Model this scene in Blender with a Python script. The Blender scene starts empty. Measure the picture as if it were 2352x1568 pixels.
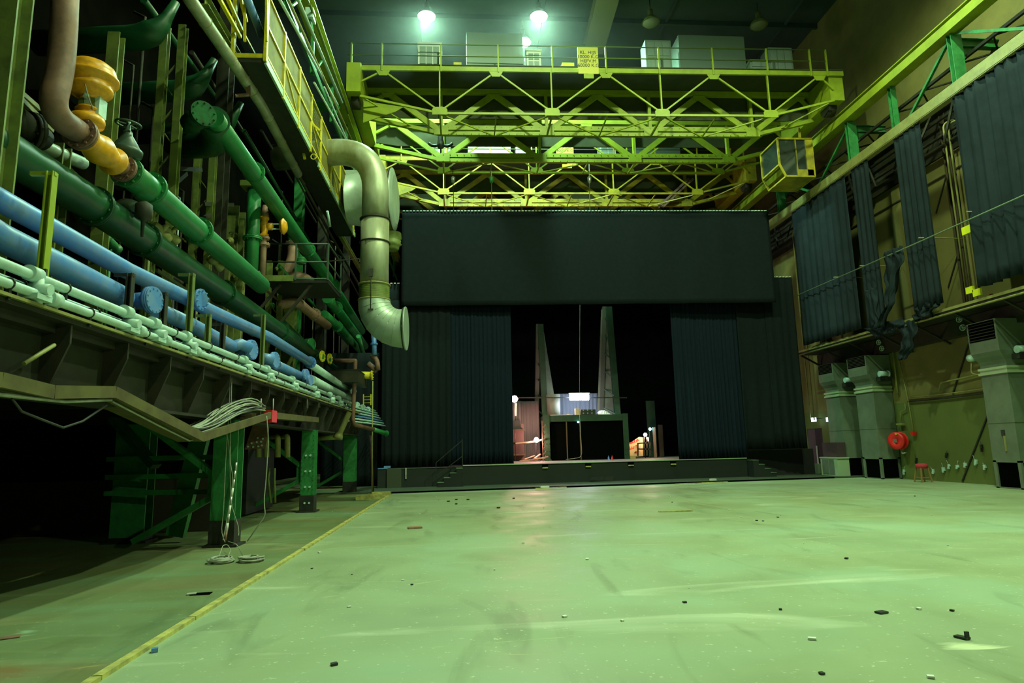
import bpy, math, random
from mathutils import Vector as V, Matrix
random.seed(7)
scene = bpy.context.scene
col = scene.collection

# ---------------------------------------------------------------- camera
FPX = 1490.0; IW, IH = 2352, 1568; CAM_H = 1.6
_roll = math.radians(1.3)
_Y = V((1065 - IW/2, -(1030 - IH/2), FPX)).normalized()      # hall axis seen by the camera
_d = V((math.cos(_roll), math.sin(_roll), 0))
_Z = _d.cross(_Y)
if _Z.y < 0: _Z = -_Z
_Z.normalize()
_X = _Y.cross(_Z)
if _X.x < 0: _X = -_X
# rows: world axes expressed in (right, up, forward) camera coordinates
MW = Matrix((_X, _Y, _Z))
cd = bpy.data.cameras.new('camera'); cam = bpy.data.objects.new('camera', cd); col.objects.link(cam)
right = MW @ V((1, 0, 0)); up = MW @ V((0, 1, 0)); fwd = MW @ V((0, 0, 1))
R3 = Matrix((right, up, -fwd)).transposed()
cam.matrix_world = Matrix.Translation((0, 0, CAM_H)) @ R3.to_4x4()
cd.sensor_width = 36.0; cd.lens = FPX / IW * 36.0; cd.clip_end = 300
scene.camera = cam

# ---------------------------------------------------------------- world, exposure
w = bpy.data.worlds.new('world'); scene.world = w; w.use_nodes = True
w.node_tree.nodes['Background'].inputs[0].default_value = (0.10, 0.2, 0.12, 1)
w.node_tree.nodes['Background'].inputs[1].default_value = 0.02
vs = scene.view_settings
vs.view_transform = 'Standard'; vs.look = 'None'; vs.gamma = 1.0; vs.use_curve_mapping = False
vs.exposure = 0.0
scene.cycles.max_bounces = 5; scene.cycles.diffuse_bounces = 3; scene.cycles.glossy_bounces = 3

def light(kind, loc, power, color, size=0.3, target=None, spot=None, blend=0.5):
    l = bpy.data.lights.new('lamp_light', kind); l.energy = power; l.color = color
    if kind in ('POINT', 'SPOT'): l.shadow_soft_size = size
    if kind == 'SPOT': l.spot_size = math.radians(spot); l.spot_blend = blend
    if kind == 'AREA': l.shape = 'RECTANGLE'; l.size = size[0]; l.size_y = size[1]
    o = bpy.data.objects.new('lamp_light', l); col.objects.link(o); o.location = loc
    if target is not None:
        o.rotation_euler = (V(target) - V(loc)).to_track_quat('-Z', 'Y').to_euler()
    return o
TEAL = (0.52, 1.0, 0.66); GREEN = (0.70, 1.0, 0.52); WARM = (0.95, 1.0, 0.45)
LAMP_Z = 20.6
M_TMP = light('SPOT', (15.6, -3.0, 8.6), 2600, GREEN, 0.2, (-4.5, 15, 0.5), 75, 0.6)   # wall floodlight behind the camera
HALL_LAMPS = [  # x, y, power, colour   (the high-bay lamps of the crane hall)
    (-1.45, 26.3, 6500, TEAL, 'lit high bay lamp at the left end of the row above the front crane'),
    (3.55, 26.1, 6500, TEAL, 'lit high bay lamp above the white cabinets of the front crane'),
    (3.0, 28.0, 3000, TEAL, 'lit high bay lamp right at the upper corner of the large pale crane cabinet'),
    (2.5, 14.0, 9000, GREEN, 'high bay lamp over the middle of the hall floor, left of two'),
    (11.5, 13.0, 9000, GREEN, 'high bay lamp over the middle of the hall floor, right of two'),
    (6.5, 3.0, 7600, GREEN, 'high bay lamp over the near end of the hall floor'),
]
for lx, ly, lp, lc, _ in HALL_LAMPS:
    light('SPOT', (lx, ly, LAMP_Z - 0.22), lp, lc, 0.3, (lx, ly, 0), 172 if ly == 14.0 else 158, 0.3 if ly == 14.0 else 0.4)

# ---------------------------------------------------------------- helpers
def ray(x, y): return MW @ V((x - IW/2, -(y - IH/2), FPX))
def P(x, y, X=None, Y=None, Z=None):
    """point of the hall seen at a pixel of the photograph, on a known plane"""
    r = ray(x, y)
    t = X/r.x if X is not None else (Y/r.y if Y is not None else (Z - CAM_H)/r.z)
    return V((0, 0, CAM_H)) + r*t

MATS = {}
def mat(name, c, rough=0.6, metal=0.0, c2=None, scale=3.0, amt=0.5, bump=0.0, emit=0.0, stretch=None, spec=0.5, lo=0.4, hi=0.65, bscale=None):
    if name in MATS: return MATS[name]
    m = bpy.data.materials.new(name); m.use_nodes = True; nt = m.node_tree
    b = nt.nodes['Principled BSDF']
    b.inputs['Base Color'].default_value = (*c, 1); b.inputs['Roughness'].default_value = rough
    b.inputs['Metallic'].default_value = metal
    b.inputs['Specular IOR Level'].default_value = spec
    if emit:
        b.inputs['Emission Color'].default_value = (*c, 1); b.inputs['Emission Strength'].default_value = emit
    if c2 or bump:
        tc = nt.nodes.new('ShaderNodeTexCoord'); mp = nt.nodes.new('ShaderNodeMapping')
        nt.links.new(tc.outputs['Object'], mp.inputs[0])
        if stretch: mp.inputs['Scale'].default_value = stretch
        n = nt.nodes.new('ShaderNodeTexNoise'); n.inputs['Scale'].default_value = scale; n.inputs['Detail'].default_value = 6; n.inputs['Roughness'].default_value = 0.65
        nt.links.new(mp.outputs[0], n.inputs['Vector'])
        if c2:
            r = nt.nodes.new('ShaderNodeValToRGB'); r.color_ramp.elements[0].position = lo; r.color_ramp.elements[1].position = hi
            r.color_ramp.elements[0].color = (*c, 1); r.color_ramp.elements[1].color = tuple(c[i]*(1-amt)+c2[i]*amt for i in range(3)) + (1,)
            nt.links.new(n.outputs[0], r.inputs[0]); nt.links.new(r.outputs[0], b.inputs['Base Color'])
        if bump:
            bp = nt.nodes.new('ShaderNodeBump'); bp.inputs['Strength'].default_value = bump; bp.inputs['Distance'].default_value = 0.03
            if bscale:
                n2 = nt.nodes.new('ShaderNodeTexNoise'); n2.inputs['Scale'].default_value = bscale; nt.links.new(mp.outputs[0], n2.inputs['Vector']); n = n2
            nt.links.new(n.outputs[0], bp.inputs['Height']); nt.links.new(bp.outputs[0], b.inputs['Normal'])
    MATS[name] = m
    return m

class MB:
    """collects shapes (hall coordinates) and links them as ONE mesh object"""
    def __init__(s): s.v = []; s.f = []; s.sm = []
    def add(s, vs, fs, smooth=False):
        n = len(s.v); s.v += [V(p) for p in vs]; s.f += [tuple(i+n for i in f) for f in fs]; s.sm += [smooth]*len(fs); return s
    def box(s, a, b, R=None, c=None):
        x0, y0, z0 = [min(a[i], b[i]) for i in range(3)]; x1, y1, z1 = [max(a[i], b[i]) for i in range(3)]
        vs = [V(p) for p in ((x0,y0,z0),(x1,y0,z0),(x1,y1,z0),(x0,y1,z0),(x0,y0,z1),(x1,y0,z1),(x1,y1,z1),(x0,y1,z1))]
        if R is not None:
            cc = V(c) if c is not None else V(((x0+x1)/2, (y0+y1)/2, (z0+z1)/2))
            vs = [R @ (p-cc) + cc for p in vs]
        return s.add(vs, [(0,3,2,1),(4,5,6,7),(0,1,5,4),(1,2,6,5),(2,3,7,6),(3,0,4,7)])
    def bar(s, p0, p1, w, h=None, upv=(0,0,1)):
        h = h or w; p0 = V(p0); p1 = V(p1); d = (p1-p0).normalized(); u = V(upv)
        if abs(d.dot(u)) > 0.98: u = V((0,1,0)) if abs(d.y) < 0.9 else V((1,0,0))
        a = d.cross(u).normalized()*w/2; b = a.cross(d).normalized()*h/2
        vs = [p0-a-b, p0+a-b, p0+a+b, p0-a+b, p1-a-b, p1+a-b, p1+a+b, p1-a+b]
        return s.add(vs, [(0,3,2,1),(4,5,6,7),(0,1,5,4),(1,2,6,5),(2,3,7,6),(3,0,4,7)])
    def ibeam(s, p0, p1, w, h, t=0.02, upv=(0,0,1)):
        p0 = V(p0); p1 = V(p1); d = (p1-p0).normalized(); u = V(upv)
        if abs(d.dot(u)) > 0.98: u = V((0,1,0))
        a = d.cross(u).normalized(); b = a.cross(d).normalized()
        s.bar(p0+b*(h/2-t/2), p1+b*(h/2-t/2), w, t, u); s.bar(p0-b*(h/2-t/2), p1-b*(h/2-t/2), w, t, u)
        return s.bar(p0, p1, t, h-2*t, u)
    def tube(s, pts, r, n=12, cap=True, radii=None):
        pts = [V(p) for p in pts]; N = len(pts)
        d0 = (pts[1]-pts[0]).normalized(); u = V((0,0,1)) if abs(d0.z) < 0.9 else V((1,0,0))
        a = d0.cross(u).normalized(); base = len(s.v)
        for i in range(N):
            if i == 0: d = (pts[1]-pts[0])
            elif i == N-1: d = (pts[-1]-pts[-2])
            else: d = (pts[i+1]-pts[i]).normalized()+(pts[i]-pts[i-1]).normalized()
            if d.length < 1e-9: d = d0
            d = d.normalized(); a = (a - d*a.dot(d)).normalized(); b = d.cross(a); rr = radii[i] if radii else r
            for k in range(n):
                t = 2*math.pi*k/n; s.v.append(pts[i]+a*math.cos(t)*rr+b*math.sin(t)*rr)
        for i in range(N-1):
            for k in range(n):
                k2 = (k+1) % n; s.f.append((base+i*n+k, base+i*n+k2, base+(i+1)*n+k2, base+(i+1)*n+k)); s.sm.append(True)
        if cap:
            s.f.append(tuple(base+k for k in reversed(range(n)))); s.sm.append(False)
            s.f.append(tuple(base+(N-1)*n+k for k in range(n))); s.sm.append(False)
        return s
    def cyl(s, p0, p1, r, n=16, r1=None): return s.tube([p0, p1], r, n, True, [r, r if r1 is None else r1])
    def lathe(s, o, axis, prof, n=20):
        """prof: (distance along axis, radius) pairs"""
        ax = V(axis).normalized(); o = V(o)
        pts = [o+ax*p[0] for p in prof]; u = V((0,0,1)) if abs(ax.z) < 0.9 else V((1,0,0))
        a = ax.cross(u).normalized(); b = ax.cross(a); base = len(s.v)
        for (dd, rr), q in zip(prof, pts):
            for k in range(n):
                t = 2*math.pi*k/n; s.v.append(q+a*math.cos(t)*rr+b*math.sin(t)*rr)
        for i in range(len(prof)-1):
            flat = abs(prof[i][0]-prof[i+1][0]) < 1e-5
            for k in range(n):
                k2 = (k+1) % n; s.f.append((base+i*n+k, base+i*n+k2, base+(i+1)*n+k2, base+(i+1)*n+k)); s.sm.append(not flat)
        s.f.append(tuple(base+k for k in range(n))); s.sm.append(False)
        s.f.append(tuple(base+(len(prof)-1)*n+k for k in range(n))); s.sm.append(False)
        return s
    def flange(s, c, axis, r, t=0.04, bolts=8, n=24, pair=True):
        ax = V(axis).normalized(); c = V(c)
        s.cyl(c-ax*t, c-ax*0.003, r, n); 
        if pair: s.cyl(c+ax*0.003, c+ax*t, r, n)
        u = V((0,0,1)) if abs(ax.z) < 0.9 else V((1,0,0)); a = ax.cross(u).normalized(); b = ax.cross(a)
        for k in range(bolts):
            th = 2*math.pi*(k+.5)/bolts; q = c+(a*math.cos(th)+b*math.sin(th))*r*0.84
            s.cyl(q-ax*(t+0.03), q+ax*((t if pair else 0)+0.03), r*0.055+0.004, 6)
        return s
    def torus(s, c, axis, R, r, n=28, m=8, a0=0, a1=2*math.pi):
        ax = V(axis).normalized(); c = V(c); u = V((0,0,1)) if abs(ax.z) < 0.9 else V((1,0,0))
        a = ax.cross(u).normalized(); b = ax.cross(a)
        pts = [c+(a*math.cos(a0+(a1-a0)*k/n)+b*math.sin(a0+(a1-a0)*k/n))*R for k in range(n+1)]
        return s.tube(pts, r, m)
    def poly(s, pts, t, nrm):
        """flat outline given a thickness t along nrm"""
        nv = V(nrm).normalized()*t; n = len(pts); pts = [V(p) for p in pts]
        vs = pts+[p+nv for p in pts]
        return s.add(vs, [tuple(range(n-1,-1,-1)), tuple(range(n, 2*n))]+[(i, (i+1) % n, n+(i+1) % n, n+i) for i in range(n)])
    def build(s, name, m, parent=None, **tags):
        L = world_loc(parent) if parent else None
        if parent is None:
            lo = V((min(p.x for p in s.v), min(p.y for p in s.v), min(p.z for p in s.v))); hi = V((max(p.x for p in s.v), max(p.y for p in s.v), max(p.z for p in s.v)))
            L = V(((lo.x+hi.x)/2, (lo.y+hi.y)/2, lo.z))
        me = bpy.data.meshes.new(name); me.from_pydata([tuple(p-L) for p in s.v], [], s.f); me.update()
        me.polygons.foreach_set('use_smooth', s.sm)
        me.materials.append(m)
        o = bpy.data.objects.new(name, me); col.objects.link(o)
        if parent: o.parent = parent
        else: o.location = L
        for k, v in tags.items(): o[k] = v
        return o
def world_loc(o):
    L = V(o.location)
    while o.parent: o = o.parent; L = L + V(o.location)
    return L
def thing(name, label, cat, loc, group=None):
    o = bpy.data.objects.new(name, None); o.empty_display_size = 0.2; col.objects.link(o); o.location = loc
    o['label'] = label; o['category'] = cat
    if group: o['group'] = group
    return o
def tag(o, label, cat, group=None, kind=None):
    o['label'] = label; o['category'] = cat
    if group: o['group'] = group
    if kind: o['kind'] = kind
    return o
def struct(mb, name, m, parent=None):
    o = mb.build(name, m, parent)
    if not parent: o['kind'] = 'structure'
    return o
def fillet(pts, r, n=8):
    pts = [V(p) for p in pts]; out = [pts[0]]
    for i in range(1, len(pts)-1):
        a = (pts[i-1]-pts[i]); b = (pts[i+1]-pts[i]); ra = min(r, a.length*.49 if i > 1 else a.length*.95, b.length*.49 if i < len(pts)-2 else b.length*.95)
        p0 = pts[i]+a.normalized()*ra; p2 = pts[i]+b.normalized()*ra
        for k in range(n+1):
            t = k/n; out.append(p0*(1-t)**2+pts[i]*2*t*(1-t)+p2*t*t)
    out.append(pts[-1]); return out
def sag(a, b, drop, n=12):
    a = V(a); b = V(b); return [a.lerp(b, k/n)-V((0,0,drop*4*(k/n)*(1-k/n))) for k in range(n+1)]
def text_mesh(body, size, parent, m, loc, rot, name='lettering', depth=0.006, align='CENTER', sp=1.0):
    cu = bpy.data.curves.new('t', 'FONT'); cu.body = body; cu.size = size; cu.extrude = depth; cu.align_x = align; cu.align_y = 'CENTER'; cu.space_line = sp
    t = bpy.data.objects.new('t', cu); col.objects.link(t)
    bpy.context.view_layer.update()
    me = bpy.data.meshes.new_from_object(t.evaluated_get(bpy.context.evaluated_depsgraph_get()))
    bpy.data.objects.remove(t); me.materials.clear(); me.materials.append(m)
    o = bpy.data.objects.new(name, me); col.objects.link(o); o.rotation_euler = rot
    o.parent = parent; o.location = V(loc)-world_loc(parent)
    return o
def drape(mb, a, b, z0, z1, folds=10, amp=0.08, nx=None, nz=10, seed=0, topamp=0.5, wave=None):
    """hanging cloth between plan points a and b, from height z1 down to z0 (callables of u allowed)"""
    rnd = random.Random(seed); a = V((a[0], a[1], 0)); b = V((b[0], b[1], 0)); nx = nx or folds*6
    d = (b-a).normalized(); nrm = V((-d.y, d.x, 0)); ph = [rnd.uniform(0, 6.28) for _ in range(4)]
    f0 = z0 if callable(z0) else (lambda u: z0); f1 = z1 if callable(z1) else (lambda u: z1)
    vs = []; fs = []
    for side in (0, 1):
        for j in range(nz+1):
            v = j/nz
            for i in range(nx+1):
                u = i/nx; k = topamp+(1-topamp)*v
                uu = u+0.012*math.sin(u*9+ph[3])
                off = amp*k*(math.sin(uu*folds*6.283+ph[0]+0.5*math.sin(v*3+ph[1]))*.7+.4*math.sin(uu*folds*2.3*6.283+ph[2])+.4*math.sin(uu*folds*.37*6.283+ph[1]+v))
                p = a.lerp(b, u)+nrm*(off+side*0.012); p.z = f1(u)*(1-v)+f0(u)*v
                vs.append(p)
    W = nx+1; S = W*(nz+1)
    for j in range(nz):
        for i in range(nx):
            q = (j*W+i, j*W+i+1, (j+1)*W+i+1, (j+1)*W+i); fs.append(q); fs.append(tuple(S+x for x in reversed(q)))
    for i in range(nx):
        fs.append((i+1, i, S+i, S+i+1)); e = nz*W; fs.append((e+i, e+i+1, S+e+i+1, S+e+i))
    for j in range(nz):
        fs.append((j*W, (j+1)*W, S+(j+1)*W, S+j*W)); fs.append(((j+1)*W+nx, j*W+nx, S+j*W+nx, S+(j+1)*W+nx))
    return mb.add(vs, fs, True)

# ---------------------------------------------------------------- materials
M = {}
M['steel_green'] = mat('green painted steel', (0.035,0.24,0.065), 0.5, 0, (0.015,0.08,0.025), 4, .6, .05)
M['pipe_green'] = mat('bright green pipe paint', (0.022,0.21,0.06), 0.42, 0, (0.015,0.12,0.035), 3, .6, .03)
M['pipe_dark'] = mat('dark green pipe paint', (0.008,0.075,0.024), 0.42, 0, (0.006,0.035,0.012), 3, .6, .03)
M['blue'] = mat('light blue pipe paint', (0.085,0.24,0.66), 0.4, 0, (0.26,0.34,0.42), 3, .5, .05)
M['pale'] = mat('pale pipe paint with teal light tint', (0.50,0.70,0.66), 0.4, 0, (0.32,0.40,0.34), 5, .5, .04)  # base tinted teal to stand in for the lamplight on the edge pipes
M['rust'] = mat('rusty brown pipe', (0.26,0.13,0.09), 0.6, .1, (0.10,0.06,0.05), 4, .8, .15)
M['pink'] = mat('faded red pipe', (0.40,0.22,0.15), 0.6, 0, (0.22,0.13,0.10), 4, .8, .1)
M['orange'] = mat('orange valve paint', (0.85,0.38,0.01), 0.4, 0, (0.45,0.18,0.01), 9, .6, .05)
M['yellow'] = mat('yellow safety paint', (0.75,0.60,0.02), 0.5, 0, (0.35,0.30,0.03), 5, .6, .05)
M['mesh_yellow'] = mat('yellow mesh panel', (0.19,0.17,0.012), 0.8, 0, (0.09,0.075,0.012), 2.5, .8, .1)
M['crane'] = mat('crane yellow paint', (0.34,0.41,0.022), 0.5, 0, (0.19,0.24,0.02), 2, .6, .05)
M['crane2'] = mat('crane yellow with warm light tint', (0.55,0.42,0.02), 0.55, 0, (0.15,0.14,0.03), 1.5, .7, .05)  # yellower copy of the crane paint; the warmer light is in the colour
M['crane_dark'] = mat('grimy olive crane web', (0.05,0.06,0.02), 0.85, 0, (0.03,0.035,0.015), 1.5, .7, .05)
M['olive'] = mat('olive stanchion paint', (0.19,0.24,0.05), 0.55, 0, (0.08,0.10,0.03), 3, .8, .08)
M['grime'] = mat('grimy dark steel', (0.022,0.022,0.013), 0.7, .1, (0.05,0.042,0.02), 3, .6, .15)
M['black_steel'] = mat('black steel', (0.02,0.022,0.02), 0.5, .2, (0.05,0.05,0.04), 5, .5, .05)
M['brown_beam'] = mat('brown grimy beam', (0.09,0.06,0.03), 0.75, 0, (0.04,0.03,0.02), 2, .6, .1)
M['silver'] = mat('weathered light duct metal', (0.44,0.46,0.32), 0.45, .25, (0.26,0.25,0.12), 2.2, .85, .06, stretch=(1,1,.35))
M['silver_clean'] = mat('light duct metal', (0.46,0.56,0.46), 0.4, .25, (0.34,0.42,0.33), 2, .7, .03)
M['white_cab'] = mat('white cabinet paint', (0.82,0.84,0.82), 0.5, 0, (0.7,0.72,0.7), 2, .5)
M['duct_grey'] = mat('grey green duct sheet', (0.155,0.20,0.14), 0.55, .15, (0.11,0.145,0.10), 1.5, .8, .04)
M['duct_trim'] = mat('pale duct flange', (0.42,0.55,0.34), 0.45, .2)
M['black'] = mat('black void paint', (0.002,0.0025,0.002), 0.95, spec=0)
M['cloth'] = mat('black stage cloth', (0.0085,0.0125,0.0135), 0.95, 0, (0.012,0.016,0.017), 6, .7, .05, spec=.1)
M['cloth_side'] = mat('dark grey blue drape', (0.020,0.029,0.036), 0.95, 0, (0.013,0.019,0.023), 1.2, .8, .05, spec=.1)
M['cloth_blue'] = mat('navy drape', (0.0075,0.014,0.024), 0.95, 0, (0.011,0.018,0.028), 6, .6, .05, spec=.1)
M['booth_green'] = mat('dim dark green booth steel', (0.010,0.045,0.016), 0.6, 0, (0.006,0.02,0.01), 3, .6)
M['cloth_light'] = mat('grey backstage curtain', (0.12,0.10,0.10), 0.95, spec=.1)
M['stage'] = mat('matt black stage board', (0.0095,0.015,0.012), 0.75, 0, (0.014,0.02,0.016), 1.5, .6, .05)
M['stage_floor'] = mat('scuffed stage floor', (0.20,0.18,0.15), 0.7, 0, (0.12,0.11,0.10), 2, .7)
M['red'] = mat('red hose reel paint', (0.75,0.02,0.015), 0.4)
M['red_cloth'] = mat('dark red seat cloth', (0.42,0.035,0.05), 0.9)
M['wood'] = mat('pale wood', (0.45,0.33,0.12), 0.6, 0, (0.28,0.2,0.08), 6, .6, stretch=(1,1,8))
M['strip'] = mat('worn yellow batten', (0.58,0.52,0.14), 0.7, 0, (0.20,0.19,0.08), 5, .8, .1)
M['white'] = mat('white paint', (0.75,0.75,0.72), 0.5)
M['cable_w'] = mat('pale cable sheath', (0.38,0.40,0.32), 0.6, 0, (0.2,0.2,0.16), 8, .6)
M['cable_b'] = mat('dark cable sheath', (0.03,0.03,0.03), 0.6)
M['conduit'] = mat('olive conduit paint', (0.30,0.29,0.09), 0.5, 0, (0.15,0.14,0.06), 4, .5)
M['steel'] = mat('bare steel', (0.45,0.45,0.42), 0.35, .7)
M['fluo'] = mat('fluorescent yellow paint', (0.80,0.85,0.02), 0.6)
M['glass'] = mat('cab glass', (0.03,0.04,0.035), 0.1, 0, spec=.8)
M['lamp_on'] = mat('lit lamp glass', (0.75,1.0,0.90), emit=60)
M['lamp_off'] = mat('unlit lamp glass', (0.20,0.22,0.14), 0.2)
M['tube_on'] = mat('lit fluorescent tube', (0.85,0.88,1.0), emit=45)
M['pink_on'] = mat('lit pinkish bulb', (1.0,0.62,0.58), emit=60)
M['sign_on'] = mat('lit exit sign', (0.62,0.85,1.0), emit=4)
M['cyan_on'] = mat('lit cyan lamp', (0.25,0.85,1.0), emit=25)
# ================================================================ the hall itself
XW = 17.7           # inner face of the right wall
XL = -11.0          # left wall far behind the machinery
def floor_mat():
    m = bpy.data.materials.new('worn painted concrete floor'); m.use_nodes = True; nt = m.node_tree; b = nt.nodes['Principled BSDF']
    N = nt.nodes.new; Lk = nt.links.new
    tc = N('ShaderNodeTexCoord')
    def noise(scale, detail=5, vec=None, dist=0):
        n = N('ShaderNodeTexNoise'); n.inputs['Scale'].default_value = scale; n.inputs['Detail'].default_value = detail; n.inputs['Distortion'].default_value = dist
        Lk(vec or tc.outputs['Object'], n.inputs['Vector']); return n.outputs[0]
    def ramp(src, stops):
        r = N('ShaderNodeValToRGB'); e = r.color_ramp.elements
        while len(e) < len(stops): e.new(0.5)
        for k, (p, c) in enumerate(stops): e[k].position = p; e[k].color = (*c, 1)
        Lk(src, r.inputs[0]); return r.outputs[0]
    def mix(fac, a, bb, mode='MIX'):
        x = N('ShaderNodeMix'); x.data_type = 'RGBA'; x.blend_type = mode
        if isinstance(fac, float): x.inputs[0].default_value = fac
        else: Lk(fac, x.inputs[0])
        Lk(a, x.inputs[6]); Lk(bb, x.inputs[7]); return x.outputs[2]
    mp = N('ShaderNodeMapping'); mp.inputs['Scale'].default_value = (1, .25, 1); mp.inputs['Rotation'].default_value = (0, 0, math.radians(28)); Lk(tc.outputs['Object'], mp.inputs[0])
    mp2 = N('ShaderNodeMapping'); mp2.inputs['Scale'].default_value = (.3, 1.4, 1); mp2.inputs['Rotation'].default_value = (0, 0, math.radians(-12)); Lk(tc.outputs['Object'], mp2.inputs[0])
    base = ramp(noise(.35, 6, None, .6), [(.30, (.255,.31,.185)), (.5, (.30,.375,.225)), (.60, (.30,.40,.26)), (.78, (.35,.42,.27))])
    brown = ramp(noise(.22, 4), [(.45, (1,1,1)), (.72, (.98,.90,.80))])
    c = mix(1.0, base, brown, 'MULTIPLY')
    wh = ramp(noise(.9, 8, mp2.outputs[0], 1.2), [(.60, (0,0,0)), (.78, (.55,.55,.55))])
    one = N('ShaderNodeRGB'); one.outputs[0].default_value = (.66,.70,.54,1)
    c = mix(wh, c, one.outputs[0])
    dk = ramp(noise(1.8, 9, mp.outputs[0], .8), [(.30, (.70,.70,.66)), (.42, (1,1,1))])
    c = mix(.8, c, dk, 'MULTIPLY')
    # thin scratches
    wv = N('ShaderNodeTexVoronoi'); wv.feature = 'DISTANCE_TO_EDGE'; wv.inputs['Scale'].default_value = .22; wv.inputs['Randomness'].default_value = 1
    Lk(mp2.outputs[0], wv.inputs['Vector'])
    sc = ramp(wv.outputs['Distance'], [(.0, (.9,.9,.9)), (.003, (0,0,0))])
    fine = ramp(noise(2.5, 3), [(.52, (0,0,0)), (.6, (.5,.5,.5))])
    f = mix(1.0, sc, fine, 'MULTIPLY')
    two = N('ShaderNodeRGB'); two.outputs[0].default_value = (.56,.57,.3,1)
    c = mix(f, c, two.outputs[0])
    # long yellowish arc sweeps and dusty speckle
    sp = ramp(noise(22, 4), [(.66, (0,0,0)), (.72, (.6,.6,.6))]); c = mix(sp, c, one.outputs[0])
    # dusty patches lying where the photo shows them (x, y, half length, half width, angle, colour)
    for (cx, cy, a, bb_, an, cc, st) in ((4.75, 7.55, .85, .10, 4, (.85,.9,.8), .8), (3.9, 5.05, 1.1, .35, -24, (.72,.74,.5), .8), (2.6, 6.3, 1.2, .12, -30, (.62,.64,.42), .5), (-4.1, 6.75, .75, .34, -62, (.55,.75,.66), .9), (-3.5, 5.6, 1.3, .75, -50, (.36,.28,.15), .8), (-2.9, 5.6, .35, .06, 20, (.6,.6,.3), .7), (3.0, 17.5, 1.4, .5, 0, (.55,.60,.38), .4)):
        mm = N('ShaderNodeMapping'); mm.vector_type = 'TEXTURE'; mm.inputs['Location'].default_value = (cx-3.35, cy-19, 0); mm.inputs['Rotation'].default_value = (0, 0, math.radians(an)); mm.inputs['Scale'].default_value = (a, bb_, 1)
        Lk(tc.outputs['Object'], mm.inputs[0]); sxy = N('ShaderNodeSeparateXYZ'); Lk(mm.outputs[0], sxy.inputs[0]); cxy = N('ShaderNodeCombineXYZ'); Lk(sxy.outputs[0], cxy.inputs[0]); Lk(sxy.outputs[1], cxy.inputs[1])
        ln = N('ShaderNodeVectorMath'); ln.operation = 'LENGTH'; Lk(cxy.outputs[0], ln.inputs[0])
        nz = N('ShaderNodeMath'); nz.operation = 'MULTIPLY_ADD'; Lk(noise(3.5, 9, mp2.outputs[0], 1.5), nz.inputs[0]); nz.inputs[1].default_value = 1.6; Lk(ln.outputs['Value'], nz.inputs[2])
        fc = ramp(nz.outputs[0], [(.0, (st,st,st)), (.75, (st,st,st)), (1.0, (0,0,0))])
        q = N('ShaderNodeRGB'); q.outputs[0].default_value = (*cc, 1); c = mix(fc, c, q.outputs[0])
    # the strip of floor left of the batten has its own darker, browner finish
    sx = N('ShaderNodeSeparateXYZ'); Lk(tc.outputs['Object'], sx.inputs[0]); lt = N('ShaderNodeMath'); lt.operation = 'LESS_THAN'; lt.inputs[1].default_value = -2.67-3.35; Lk(sx.outputs[0], lt.inputs[0])
    left = ramp(noise(.5, 6, mp2.outputs[0], .8), [(.35, (.55,.60,.50)), (.5, (.52,.52,.38)), (.65, (.64,.46,.34))])
    c = mix(lt.outputs[0], c, mix(1.0, c, left, 'MULTIPLY'))
    Lk(c, b.inputs['Base Color'])
    rr = ramp(noise(1.1, 5, None, .4), [(.3, (.42,.42,.42)), (.7, (.68,.68,.68))]); Lk(rr, b.inputs['Roughness'])
    b.inputs['Specular IOR Level'].default_value = .35
    bp = N('ShaderNodeBump'); bp.inputs['Strength'].default_value = .12; bp.inputs['Distance'].default_value = .01; Lk(noise(14, 4), bp.inputs['Height']); Lk(bp.outputs[0], b.inputs['Normal'])
    return m
def wall_mat():
    m = bpy.data.materials.new('two tone painted hall wall'); m.use_nodes = True; nt = m.node_tree; b = nt.nodes['Principled BSDF']
    N = nt.nodes.new; Lk = nt.links.new
    tc = N('ShaderNodeTexCoord'); sx = N('ShaderNodeSeparateXYZ'); Lk(tc.outputs['Object'], sx.inputs[0])
    n = N('ShaderNodeTexNoise'); n.inputs['Scale'].default_value = .8; n.inputs['Detail'].default_value = 8; n.inputs['Roughness'].default_value = .7; Lk(tc.outputs['Object'], n.inputs['Vector'])
    gt = N('ShaderNodeMath'); gt.operation = 'GREATER_THAN'; gt.inputs[1].default_value = 3.02; Lk(sx.outputs[2], gt.inputs[0])
    def r(stops):
        q = N('ShaderNodeValToRGB'); q.color_ramp.elements[0].position = .35; q.color_ramp.elements[1].position = .65
        q.color_ramp.elements[0].color = (*stops[0], 1); q.color_ramp.elements[1].color = (*stops[1], 1); Lk(n.outputs[0], q.inputs[0]); return q.outputs[0]
    lo = r([(.105,.135,.03), (.13,.16,.035)]); hi = r([(.15,.135,.04), (.21,.185,.05)])
    x = N('ShaderNodeMix'); x.data_type = 'RGBA'; Lk(gt.outputs[0], x.inputs[0]); Lk(lo, x.inputs[6]); Lk(hi, x.inputs[7])
    Lk(x.outputs[2], b.inputs['Base Color']); b.inputs['Roughness'].default_value = .7
    return m
FLOOR = floor_mat(); WALL = wall_mat()
m_dark = mat('surface darkened for shade', (0.003,0.003,0.002), 0.95, 0, (0.006,0.005,0.003), 1, .7, spec=0)  # near black stands in for deep shade on walls and machine blocks
m_ceil = mat('dark roof sheeting', (0.035,0.065,0.062), 0.9, 0, (0.025,0.045,0.045), 1, .6)
struct(MB().box((XL-.3, -12, -.3), (XW+.3, 50, 0)), 'floor', FLOOR)
struct(MB().box((XW, -12, 0), (XW+.3, 31.2, 22)).box((XW, 31.2, 2.2), (XW+.3, 32.6, 22)).box((XW, 32.6, 0), (XW+.3, 50, 22)), 'wall_right', WALL)
struct(MB().box((XL-.3, -12, 0), (XL, 50, 22)), 'wall_left', m_dark)
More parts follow.
